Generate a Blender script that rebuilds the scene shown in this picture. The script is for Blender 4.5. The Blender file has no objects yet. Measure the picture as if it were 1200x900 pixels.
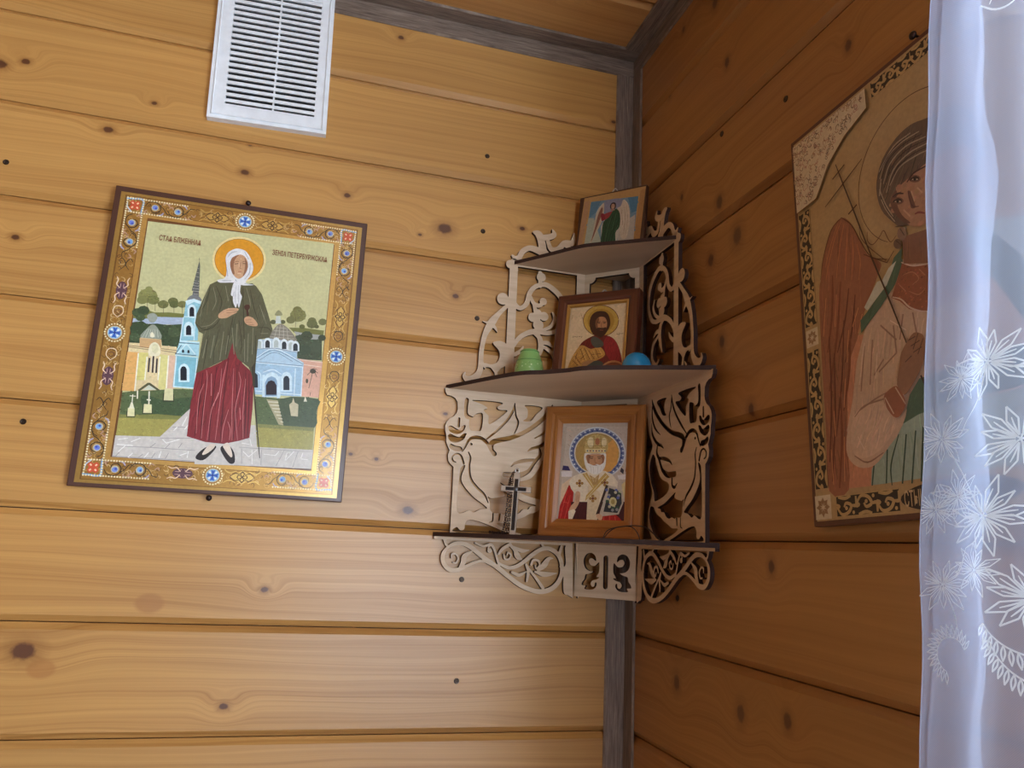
import bpy, bmesh, math, random
import numpy as np
from mathutils import Vector, Matrix
C = bpy.context.scene.collection
SC = bpy.context.scene
R = random.Random(7)

# ------------------------------------------------------------------ camera
cam_d = bpy.data.cameras.new('camera'); cam_d.sensor_width = 36.0; cam_d.sensor_fit = 'HORIZONTAL'
cam_d.lens = 895.49 / 1200 * 36; cam_d.clip_start = .02
cam = bpy.data.objects.new('camera', cam_d); C.objects.link(cam)
cam.matrix_world = Matrix(((0.961016, -0.101559, -0.257164, -0.505521),
                           (-0.272387, -0.188083, -0.943626, -1.125064),
                           (0.047465, 0.976888, -0.208414, 1.540283),
                           (0, 0, 0, 1)))
SC.camera = cam

# ------------------------------------------------------------------ light
W = bpy.data.worlds.new('world'); SC.world = W; W.use_nodes = True
bg = W.node_tree.nodes['Background']
bg.inputs['Color'].default_value = (.76, .88, 1.0, 1); bg.inputs['Strength'].default_value = 22.0
WIN = (-2.05, -0.87, 0.95, 2.12)       # window opening in the right wall: y0, y1, z0, z1
WIN2 = (-0.42, -0.03, 0.95, 1.95)      # unseen window opening behind the camera, added and sized for its light: x0, x1, z0, z1
def area(name, loc, rot, sx, sz, portal=True, e=0, col=(1, 1, 1)):
    l = bpy.data.lights.new(name, 'AREA'); l.shape = 'RECTANGLE'; l.size = sx; l.size_y = sz
    l.energy = e; l.color = col
    if portal: l.cycles.is_portal = True
    o = bpy.data.objects.new(name, l); C.objects.link(o); o.location = loc; o.rotation_euler = rot
    return o
area('window_portal', (.1, (WIN[0]+WIN[1])/2, (WIN[2]+WIN[3])/2), (0, math.radians(90), 0), WIN[3]-WIN[2], WIN[1]-WIN[0])
area('window_portal', ((WIN2[0]+WIN2[1])/2, -2.9, (WIN2[2]+WIN2[3])/2), (math.radians(90), 0, 0), WIN2[1]-WIN2[0], WIN2[3]-WIN2[2])
VS = SC.view_settings
VS.view_transform = 'Standard'; VS.look = 'None'; VS.gamma = 1.0; VS.exposure = -0.1; VS.use_curve_mapping = False
SC.cycles.max_bounces = 10; SC.cycles.diffuse_bounces = 6; SC.cycles.transparent_max_bounces = 16

# ------------------------------------------------------------------ helpers
def lin(c, k=1.0):
    r = []
    for v in c[:3]:
        v = v / 255.0
        v = v / 12.92 if v <= .04045 else ((v + .055) / 1.055) ** 2.4
        r.append(min(v * k, .95))
    return (r[0], r[1], r[2], 1.0)
def tag(o, label=None, cat=None, group=None, kind=None):
    if label: o['label'] = label
    if cat: o['category'] = cat
    if group: o['group'] = group
    if kind: o['kind'] = kind
    return o
def link(name, me, mat=None, parent=None):
    o = bpy.data.objects.new(name, me); C.objects.link(o)
    if mat is not None:
        for m in (mat if isinstance(mat, (list, tuple)) else [mat]): me.materials.append(m)
    if parent is not None: o.parent = parent
    return o
def empty(name, loc=(0, 0, 0), rot=(0, 0, 0), label=None, cat=None, group=None):
    o = bpy.data.objects.new(name, None); C.objects.link(o); o.location = loc; o.rotation_euler = rot
    o.empty_display_size = .02
    return tag(o, label, cat, group)
def pydata(v, f): 
    me = bpy.data.meshes.new('mesh'); me.from_pydata(v, [], f); me.update(); return me
def bm_mesh(bm, smooth=False):
    me = bpy.data.meshes.new('mesh'); bmesh.ops.recalc_face_normals(bm, faces=bm.faces[:]); bm.to_mesh(me); bm.free()
    if smooth:
        for p in me.polygons: p.use_smooth = True
    return me
def box_bm(bm, a, b, bevel=0, seg=2):
    r = bmesh.ops.create_cube(bm, size=1)
    vs = r['verts']
    for v in vs:
        v.co = Vector([a[i] + (b[i] - a[i]) * (v.co[i] + .5) for i in range(3)])
    if bevel:
        es = list({e for v in vs for e in v.link_edges})
        bmesh.ops.bevel(bm, geom=es, offset=bevel, segments=seg, affect='EDGES', profile=.6)
def box_me(a, b, bevel=0, seg=2):
    bm = bmesh.new(); box_bm(bm, a, b, bevel, seg); return bm_mesh(bm)
def tube_bm(bm, pts, r, seg=6, closed=False):
    n = len(pts); rings = []
    for i, p in enumerate(pts):
        p = Vector(p)
        a = Vector(pts[i-1] if i > 0 or closed else pts[i]); b = Vector(pts[(i+1) % n] if i < n-1 or closed else pts[i])
        t = (b - a).normalized()
        u = t.cross(Vector((0.31, .17, .93))); u.normalize(); w = t.cross(u)
        rr = r[i] if isinstance(r, (list, tuple)) else r
        rings.append([bm.verts.new(p + (u * math.cos(2*math.pi*k/seg) + w * math.sin(2*math.pi*k/seg)) * rr) for k in range(seg)])
    m = n if closed else n - 1
    for i in range(m):
        A, B = rings[i], rings[(i+1) % n]
        for k in range(seg): bm.faces.new((A[k], A[(k+1) % seg], B[(k+1) % seg], B[k]))
    if not closed:
        bm.faces.new(rings[0]); bm.faces.new(rings[-1][::-1])
def lathe_bm(bm, prof, seg=32, axis=(0, 0, 0)):
    rings = []
    for r, z in prof:
        if r < 1e-6: rings.append([bm.verts.new((axis[0], axis[1], axis[2] + z))])
        else: rings.append([bm.verts.new((axis[0] + r*math.cos(2*math.pi*k/seg), axis[1] + r*math.sin(2*math.pi*k/seg), axis[2] + z)) for k in range(seg)])
    for A, B in zip(rings, rings[1:]):
        for k in range(seg):
            k2 = (k+1) % seg
            if len(A) == 1 and len(B) == 1: continue
            if len(A) == 1: bm.faces.new((A[0], B[k2], B[k]))
            elif len(B) == 1: bm.faces.new((A[k], A[k2], B[0]))
            else: bm.faces.new((A[k], A[k2], B[k2], B[k]))
def catmull(pts, n=6, closed=False):
    P = [np.array(p, float) for p in pts]; out = []
    if len(P) < 3: return P
    N = len(P); m = N if closed else N - 1
    for i in range(m):
        p0 = P[i-1] if (i > 0 or closed) else P[0]*2 - P[1]
        p1 = P[i]; p2 = P[(i+1) % N]
        p3 = P[(i+2) % N] if (i < N-2 or closed) else P[-1]*2 - P[-2]
        for k in range(n):
            t = k / n
            out.append(.5*((2*p1) + (-p0+p2)*t + (2*p0-5*p1+4*p2-p3)*t*t + (-p0+3*p1-3*p2+p3)*t**3))
    if not closed: out.append(P[-1])
    return out

# ------------------------------------------------------------------ materials
class NT:
    def __init__(s, name):
        s.m = bpy.data.materials.new(name); s.m.use_nodes = True; s.t = s.m.node_tree
        s.b = s.t.nodes['Principled BSDF']; s.out = s.t.nodes['Material Output']
    def n(s, typ, **kw):
        x = s.t.nodes.new(typ)
        for k, v in kw.items(): setattr(x, k, v)
        return x
    def put(s, sock, v):
        if isinstance(v, bpy.types.NodeSocket): s.t.links.new(v, sock)
        elif v is not None: sock.default_value = v
    def math(s, op, a, b=None, c=None, clamp=False):
        x = s.n('ShaderNodeMath', operation=op, use_clamp=clamp)
        for i, v in enumerate((a, b, c)): s.put(x.inputs[i], v)
        return x.outputs[0]
    def vmath(s, op, a, b=None):
        x = s.n('ShaderNodeVectorMath', operation=op); s.put(x.inputs[0], a)
        if b is not None: s.put(x.inputs[1], b)
        return x.outputs['Value'] if op in ('LENGTH', 'DISTANCE', 'DOT_PRODUCT') else x.outputs[0]
    def sep(s, v):
        x = s.n('ShaderNodeSeparateXYZ'); s.put(x.inputs[0], v); return x.outputs
    def comb(s, a, b, c):
        x = s.n('ShaderNodeCombineXYZ')
        for i, v in enumerate((a, b, c)): s.put(x.inputs[i], v)
        return x.outputs[0]
    def noise(s, v, scale, detail=2, rough=.5):
        x = s.n('ShaderNodeTexNoise'); s.put(x.inputs['Vector'], v); x.inputs['Scale'].default_value = scale
        x.inputs['Detail'].default_value = detail; x.inputs['Roughness'].default_value = rough
        return x.outputs[0]
    def ramp(s, f, stops, interp='LINEAR'):
        x = s.n('ShaderNodeValToRGB'); s.put(x.inputs[0], f); cr = x.color_ramp; cr.interpolation = interp
        while len(cr.elements) < len(stops): cr.elements.new(.5)
        for e, (p, c) in zip(cr.elements, stops): e.position = p; e.color = c
        return x.outputs[0]
    def mix(s, f, a, b, blend='MIX'):
        x = s.n('ShaderNodeMix', data_type='RGBA', blend_type=blend)
        s.put(x.inputs['Factor'], f); s.put(x.inputs['A'], a); s.put(x.inputs['B'], b)
        return x.outputs['Result']
    def mapr(s, v, a, b, c, d):
        x = s.n('ShaderNodeMapRange'); x.clamp = True
        for i, q in enumerate((v, a, b, c, d)): s.put(x.inputs[i], q)
        return x.outputs[0]
    def bump(s, h, strength=.2, dist=.001):
        x = s.n('ShaderNodeBump'); x.inputs['Strength'].default_value = strength; x.inputs['Distance'].default_value = dist
        s.put(x.inputs['Height'], h); s.t.links.new(x.outputs[0], s.b.inputs['Normal']); return x
    def set(s, color=None, rough=None, metal=None, coat=None, spec=None, **kw):
        s.put(s.b.inputs['Base Color'], color); s.put(s.b.inputs['Roughness'], rough); s.put(s.b.inputs['Metallic'], metal)
        if coat is not None: s.put(s.b.inputs['Coat Weight'], coat); s.b.inputs['Coat Roughness'].default_value = kw.get('coat_rough', .15)
        if spec is not None: s.put(s.b.inputs['Specular IOR Level'], spec)
        return s.m
def plain(name, rgb, rough=.5, metal=0, coat=None, spec=None, nscale=60, namp=.06, k=1.0):
    t = NT(name); co = t.n('ShaderNodeTexCoord').outputs['Object']
    f = t.noise(co, nscale, 3)
    c = lin(rgb, k); v = t.mapr(f, .3, .7, 1-namp, 1+namp)
    col = t.mix(1.0, c, t.comb(v, v, v), 'MULTIPLY')
    return t.set(col, rough, metal, coat, spec)

def wood(name, seed, axis, light, dark, knots=(), ku_=.72, kscale=.62, rough=.36, amp=1.0, coat=.22, freq=1.0, patches=()):
    """pine board: axis 0/1 = the world axis the grain runs along; knots = (u, v, radius, strength)"""
    t = NT(name); co = t.n('ShaderNodeTexCoord').outputs['Object']; s = t.sep(co)
    u = s[axis]; v = s[2] if axis != 2 else s[1]
    if axis == 2: u = s[0]
    warp = t.noise(t.comb(t.math('MULTIPLY', u, 1.6), t.math('MULTIPLY', v, 9), seed*3.7), 1.0, 2)
    g = t.math('ADD', v, t.math('MULTIPLY', t.math('SUBTRACT', warp, .5), .05))
    dmin = None
    for (ku, kv, kr, ks) in knots:
        kr = kr*kscale
        d = t.vmath('LENGTH', t.comb(t.math('MULTIPLY', t.math('SUBTRACT', u, ku), ku_/kr), t.math('MULTIPLY', t.math('SUBTRACT', v, kv), 1/kr), 0.0))
        w = t.math('POWER', 2.718, t.math('MULTIPLY', t.math('MULTIPLY', d, d), -.09))
        g = t.math('ADD', g, t.math('MULTIPLY', t.math('MULTIPLY', w, d), .0075 + kr*.35))
        dk = t.math('ADD', d, (1-ks)*.55)
        dmin = dk if dmin is None else t.math('MINIMUM', dmin, dk)
    rings = t.noise(t.comb(t.math('MULTIPLY', u, .5), t.math('MULTIPLY', g, 62*freq), seed*1.3), 1.0, 3, .6)
    fine = t.noise(t.comb(t.math('MULTIPLY', u, 3), t.math('MULTIPLY', g, 430*freq), seed*2.1), 1.0, 2)
    lines = t.math('POWER', t.math('ABSOLUTE', t.math('SINE', t.math('MULTIPLY', g, 210*freq))), 6.0)
    f = t.math('ADD', t.math('MULTIPLY', t.mapr(rings, .32, .72, 0, 1), .55), t.math('ADD', t.math('MULTIPLY', t.math('SUBTRACT', fine, .5), 1.0), t.math('MULTIPLY', lines, .15)))
    thin = t.mapr(t.noise(t.comb(t.math('MULTIPLY', u, .45), t.math('MULTIPLY', g, 150*freq), seed*4.9), 1.0, 2, .6), .54, .64, 0, 1)
    f = t.math('ADD', f, t.math('MULTIPLY', thin, .32))
    f = t.math('MULTIPLY', f, amp, clamp=True)
    big = t.noise(t.comb(t.math('MULTIPLY', u, 2.0), t.math('MULTIPLY', v, 7), seed*.9), 1.0, 2)
    col = t.mix(f, light, dark)
    bm_ = t.mapr(big, .3, .7, .93, 1.07); col = t.mix(1.0, col, t.comb(bm_, bm_, bm_), 'MULTIPLY')
    for (pu, pv, pr, pc) in patches:
        d = t.vmath('LENGTH', t.comb(t.math('MULTIPLY', t.math('SUBTRACT', u, pu), .7/pr), t.math('MULTIPLY', t.math('SUBTRACT', v, pv), 1/pr), 0.0))
        col = t.mix(t.math('MULTIPLY', t.mapr(d, .8, 1.1, 1, 0), .7), col, pc)
    if dmin is not None:
        wob = t.math('ADD', dmin, t.math('MULTIPLY', t.math('SUBTRACT', t.noise(co, 160, 2), .5), .5))
        col = t.mix(t.math('MULTIPLY', t.mapr(wob, 1.0, 2.4, .5, 0), 1.0), col, (dark[0]*.62, dark[1]*.5, dark[2]*.45, 1))
        col = t.mix(t.mapr(wob, .72, 1.12, .95, 0), col, (.10, .034, .015, 1))
    t.set(col, t.mapr(f, 0, 1, rough, rough+.1), 0, coat, .45, coat_rough=.3)
    t.bump(f, .12, .0008)
    return t.m
# ------------------------------------------------------------------ the room
PL, PD = lin((200, 150, 84)), lin((166, 114, 56))
RL, RD = lin((166, 117, 63)), lin((138, 90, 42))  # same pine as the left wall, its shade put into darker tones
KL = [(-.3218,2.0278,.0135,1),(-.9364,2.1806,.007,1),(-.9666,2.1694,.011,.9),(-.8175,2.0984,.008,1),(-.6274,2.0675,.008,.85),(-.7636,2.1524,.005,.9),
 (-.8118,1.385,.0165,1),(-.5682,1.3186,.007,.95),(-.5333,1.4677,.006,1),(-.3465,1.5853,.0095,1),(-.2969,1.9192,.006,1),(-.4158,2.3477,.006,.9),
 (-.4761,2.0573,.006,1),(-.0383,2.2739,.005,.9),(-.9069,1.9191,.007,.8),(-.1944,2.0488,.006,.9),(-.3981,1.6561,.004,.9),(-.4352,1.6606,.004,.9),
 (-.3007,1.732,.005,.7),(-.6252,2.1126,.004,.7),(-.36,2.0115,.004,.8)]
PAT = [(-.675,1.446,.013,lin((160,108,58))),(-.7886,1.364,.012,lin((166,112,58)))]
KR = [(-.5356,2.0676,.007,1),(-.3037,2.2003,.008,1),(-.2743,2.3159,.010,1),(-.1808,2.3378,.006,1),(-.176,2.0594,.006,.9),(-.2805,2.0047,.011,.9),
 (-.3225,1.9405,.015,.75),(-.2574,1.9306,.010,.9),(-.1655,1.4839,.005,1),(-.3796,1.5329,.008,.9),(-.1637,1.3766,.011,.9),(-.3149,1.3698,.011,.9),
 (-.4015,1.3802,.009,1),(-.3459,1.712,.009,.8),(-.2834,1.8109,.010,.8),(-.1362,2.2542,.008,.7)]
PITCH = .14
def plank_me(axis, a, b, z0, z1, gap=.0007):
    """board lying on a wall: face 0.018 proud of the sheathing, chamfered long edges"""
    T, ch, cd = .018, .0082, .0070
    lo, hi = z0 + gap, z1 - gap
    prof = [(0, lo), (T-cd, lo), (T, lo+ch), (T, hi-ch), (T-cd, hi), (0, hi)]
    v, f = [], []
    for e in (a, b):
        for d, z in prof:
            v.append((e, T-d, z) if axis == 0 else (T-d, e, z))
    n = len(prof)
    for i in range(n): f.append((i, (i+1) % n, n+(i+1) % n, n+i))
    f.append(tuple(range(n))); f.append(tuple(range(2*n-1, n-1, -1)))
    bm = bmesh.new()
    vs = [bm.verts.new(c) for c in v]
    for q in f: bm.faces.new([vs[i] for i in q])
    return bm_mesh(bm)
# the planks' faces lie in y = 0 and x = 0; sheathing 18 mm behind
wall_left = tag(link('wall_left', box_me((-3.2, .018, 0), (.018, .06, 2.45)), plain('sheathing', (96, 64, 38))), kind='structure')
bm = bmesh.new()
for a, b in (((.018, WIN[1], 0), (.06, .06, 2.45)), ((.018, -3, 0), (.06, WIN[0], 2.45)), ((.018, WIN[0], 0), (.06, WIN[1], WIN[2])), ((.018, WIN[0], WIN[3]), (.06, WIN[1], 2.45))):
    box_bm(bm, a, b)
wall_right = tag(link('wall_right', bm_mesh(bm), bpy.data.materials['sheathing']), kind='structure')
pine_far = wood('pine_far', 3.3, 0, PL, PD)
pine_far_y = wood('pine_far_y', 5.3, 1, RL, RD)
for k in range(18):
    z1, z0 = 2.4 - k*PITCH, 2.4 - (k+1)*PITCH
    if z0 < 0: z0 = 0
    if z1 - z0 < .03: continue
    tone = 1 + R.uniform(-.05, .05); lowk = 1.0 - .10*min(1, max(0, (k-3)/4))  # lowk: lower left boards darkened in colour to offset the stronger light there
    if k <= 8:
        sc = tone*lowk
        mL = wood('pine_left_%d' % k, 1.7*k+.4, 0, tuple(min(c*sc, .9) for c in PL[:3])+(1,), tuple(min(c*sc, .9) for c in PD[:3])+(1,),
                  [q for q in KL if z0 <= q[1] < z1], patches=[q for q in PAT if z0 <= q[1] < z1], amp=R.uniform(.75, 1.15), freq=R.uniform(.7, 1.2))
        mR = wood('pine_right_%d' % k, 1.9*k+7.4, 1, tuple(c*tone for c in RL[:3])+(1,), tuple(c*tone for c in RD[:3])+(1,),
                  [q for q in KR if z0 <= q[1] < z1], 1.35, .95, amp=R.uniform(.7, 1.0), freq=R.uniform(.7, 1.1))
    else: mL, mR = pine_far, pine_far_y
    link('plank', plank_me(0, -3.2, 0, z0, z1), mL, wall_left)
    if z1 > WIN[2] and z0 < WIN[3]:
        link('plank', plank_me(1, WIN[1], 0, z0, z1), mR, wall_right)
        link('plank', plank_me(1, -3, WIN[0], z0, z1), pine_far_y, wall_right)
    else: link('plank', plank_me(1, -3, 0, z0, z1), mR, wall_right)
# ceiling of boards along x
ceil_ = tag(link('ceiling', box_me((-3.2, -3, 2.418), (.06, .06, 2.46)), bpy.data.materials['sheathing']), kind='structure')
CL, CD = lin((196, 146, 84)), lin((166, 114, 58))
for k in range(22):
    y1, y0 = -k*.14, max(-(k+1)*.14, -3)
    me = plank_me(0, -3.2, 0, y0, y1)
    for v in me.vertices: v.co = Vector((v.co.x, v.co.z, 2.4 + v.co.y))
    me.flip_normals()
    if k < 2: m = wood('pine_ceiling_%d' % k, 4.1*k+2, 2, CL, CD, [(-.2, -.115, .006, 1), (-.15, -.12, .003, .8)] if k == 0 else [])
    else: m = bpy.data.materials.get('pine_ceiling_1')
    link('plank', me, m, ceil_)
fl = tag(link('floor', box_me((-3.2, -3, -.05), (.018, .018, 0)), wood('floor_wood', 9.1, 0, lin((120, 84, 54)), lin((92, 60, 36)))), kind='structure')
wb = plain('painted_board', (168, 122, 76), .5)
bm = bmesh.new()
for a, b in (((-3.2, -2.85, 0), (WIN2[0], -2.8, 2.4)), ((WIN2[1], -2.85, 0), (.018, -2.8, 2.4)), ((WIN2[0], -2.85, 0), (WIN2[1], -2.8, WIN2[2])), ((WIN2[0], -2.85, WIN2[3]), (WIN2[1], -2.8, 2.4))): box_bm(bm, a, b)
tag(link('wall_back', bm_mesh(bm), wb), kind='structure')
tag(link('wall_side', box_me((-3.25, -3.05, 0), (-3.2, .018, 2.4)), plain('painted_wall', (206, 202, 192), .6)), kind='structure')
# window in the right wall, past the edge of the frame
wf = plain('window_white', (232, 232, 228), .35)
bm = bmesh.new()
y0, y1, z0, z1 = WIN
for a, b in (((-.012, y0-.06, z0-.06), (.07, y0, z1+.06)), ((-.012, y1, z0-.06), (.07, y1+.06, z1+.06)), ((-.012, y0, z1), (.07, y1, z1+.06)), ((-.012, y0, z0-.06), (.07, y1, z0)),
             ((.02, (y0+y1)/2-.03, z0), (.06, (y0+y1)/2+.03, z1))):
    box_bm(bm, a, b, .003)
win = tag(link('window_1', bm_mesh(bm), wf), kind='structure')
t = NT('window_glass'); gb = t.n('ShaderNodeBsdfGlossy'); gb.inputs['Roughness'].default_value = .02
tr = t.n('ShaderNodeBsdfTransparent'); mx = t.n('ShaderNodeMixShader'); mx.inputs[0].default_value = .06
t.t.links.new(tr.outputs[0], mx.inputs[1]); t.t.links.new(gb.outputs[0], mx.inputs[2]); t.t.links.new(mx.outputs[0], t.out.inputs[0])
for a, b in ((y0, (y0+y1)/2-.03), ((y0+y1)/2+.03, y1)):
    link('pane', box_me((.038, a, z0), (.042, b, z1)), t.m, win)

# ---- grey wood-print corner trims
def trimwood(name, axis):
    t = NT(name); co = t.n('ShaderNodeTexCoord').outputs['Object']; s = t.sep(co)
    ax = [s[0], s[1], s[2]]; u = ax[axis]; o1, o2 = [ax[i] for i in range(3) if i != axis]
    w = t.math('ADD', o1, o2)
    g = t.noise(t.comb(t.math('MULTIPLY', u, 22), t.math('MULTIPLY', w, 420), 1.0), 1.0, 4, .65)
    g2 = t.noise(t.comb(t.math('MULTIPLY', u, 7), t.math('MULTIPLY', w, 90), 4.0), 1.0, 3)
    f = t.math('ADD', t.math('MULTIPLY', g, .7), t.math('MULTIPLY', g2, .3))
    col = t.ramp(f, [(.36, lin((92, 76, 64))), (.5, lin((126, 108, 94))), (.62, lin((148, 130, 114))), (.72, lin((198, 184, 166)))])
    t.set(col, .5, 0, None, .4); t.bump(g, .25, .0006); return t.m
def trim(name, pts, axis, mat):
    # L profile extruded; pts = list of two rings
    n = len(pts)//2
    bm = bmesh.new(); vs = [bm.verts.new(p) for p in pts]
    for i in range(n): bm.faces.new((vs[i], vs[(i+1) % n], vs[n+(i+1) % n], vs[n+i]))
    bm.faces.new(vs[:n]); bm.faces.new(vs[n:][::-1])
    return tag(link(name, bm_mesh(bm), mat), kind='structure')
Lp = [(0, 0), (.034, 0), (.034, .0015), (.032, .0035), (.0035, .0035), (.0035, .032), (.0015, .034), (0, .034)]
trim('trim_1', [(-a, -b, 0) for a, b in Lp] + [(-a, -b, 2.3662) for a, b in Lp], 2, trimwood('trim_print_z', 2))
trim('trim_2', [(-3.2, -a, 2.4-b) for a, b in Lp] + [(-.0005, -a, 2.4-b) for a, b in Lp], 0, trimwood('trim_print_x', 0))
trim('trim_3', [(-a*.97, -3, 2.4-b*.97) for a, b in Lp] + [(-a*.97, -.0025, 2.4-b*.97) for a, b in Lp], 1, trimwood('trim_print_y', 1))

# ---- screws sunk in the boards (parts of the wall)
scr = plain('screw_steel', (74, 60, 50), .4, .7)
def screw_me():
    bm = bmesh.new(); lathe_bm(bm, [(0, .0004), (.0011, .0003), (.0024, .0011), (.0034, .0012), (.0040, .0004), (.0040, -.004)], 14)
    for a in (0, math.pi/2):
        n = len(bm.verts); box_bm(bm, (-.0021, -.0004, 0), (.0021, .0004, .0013))
        bm.verts.ensure_lookup_table()
        for v in bm.verts[n:]: v.co = Matrix.Rotation(a+.5, 3, 'Z') @ v.co
    return bm_mesh(bm)
sme = screw_me(); sme.materials.append(scr)
for x, z in [(-.9355,2.0249),(-.2595,2.0337),(-.2608,1.8877),(-.2606,1.4907),(-.2593,1.3507),(-.8576,1.6701),(-.2598,2.1655)]:
    o = link('screw', sme, None, wall_left); o.location = (x, 0, z); o.rotation_euler = (math.radians(90), 0, 0)
for y, z in [(-.4294,2.0691),(-.2887,2.1009),(-.1655,1.4839)]:
    o = link('screw', sme, None, wall_right); o.location = (0, y, z); o.rotation_euler = (0, math.radians(-90), 0)

# ------------------------------------------------------------------ ventilation grille
def vent():
    # quad on the wall: bottom-left, bottom-right, tilted a little clockwise
    BL = Vector((-.6892, 0, 2.1402)); BR = Vector((-.5172, 0, 2.1461)); 
    ex = (BR-BL); w = ex.length; ex.normalize(); ez = Vector((-ex.z, 0, ex.x)); h = .250
    root = empty('ventilation_grille', BL, (0, -math.atan2(ex.z, ex.x), 0), 'white plastic ventilation grille with rows of slots under the ceiling trim', 'vent')
    m = plain('white_plastic', (236, 240, 242), .3); dk = plain('vent_dark', (22, 20, 20), .8)
    bm = bmesh.new(); L_, R_, B_, T_ = .0235, .0195, .0255, .0255; D = -.012
    # raised frame with a bevelled outer step
    for a, b in (((0, D, 0), (L_, 0, h)), ((w-R_, D, 0), (w, 0, h)), ((L_, D, 0), (w-R_, 0, B_)), ((L_, D, h-T_), (w-R_, 0, h))): box_bm(bm, a, b)
    fr = link('frame', bm_mesh(bm), m, root)
    bm = bmesh.new()
    for a, b in (((.005, D-.0025, .005), (.0075, D, h-.005)), ((w-.0075, D-.0025, .005), (w-.005, D, h-.005)), ((.005, D-.0025, .005), (w-.005, D, .0075)), ((.005, D-.0025, h-.0075), (w-.005, D, h-.005))): box_bm(bm, a, b, .0008, 1)
    link('frame_lip', bm_mesh(bm), m, root)
    link('backing', box_me((L_, -.002, B_), (w-R_, -.0005, h-T_)), dk, root)
    n = 20; mid = L_ + (w-R_-L_)*.53
    p = (h-T_-B_)/n
    sl = []
    for (a, b) in ((L_, mid-.0012), (mid+.0012, w-R_)):
        for i in range(n):
            z = B_ + (i+.36)*p
            bm = bmesh.new(); ln = p*.7
            # slat tilted outward-down
            vs = [(a, D+.0005, z), (b, D+.0005, z), (b, D+.0005, z+ln*.75), (a, D+.0005, z+ln*.75), (a, D+.007, z+ln*1.02), (b, D+.007, z+ln*1.02), (b, D+.007, z+ln*.3), (a, D+.007, z+ln*.3)]
            vv = [bm.verts.new(c) for c in vs]
            for q in ((0,1,2,3),(3,2,5,4),(4,5,6,7),(7,6,1,0),(0,3,4,7),(1,6,5,2)): bm.faces.new([vv[j] for j in q])
            link('slat', bm_mesh(bm), m, root)
    link('mullion', box_me((mid-.0012, D, B_), (mid+.0012, -.003, h-T_)), m, root)
vent()
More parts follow.
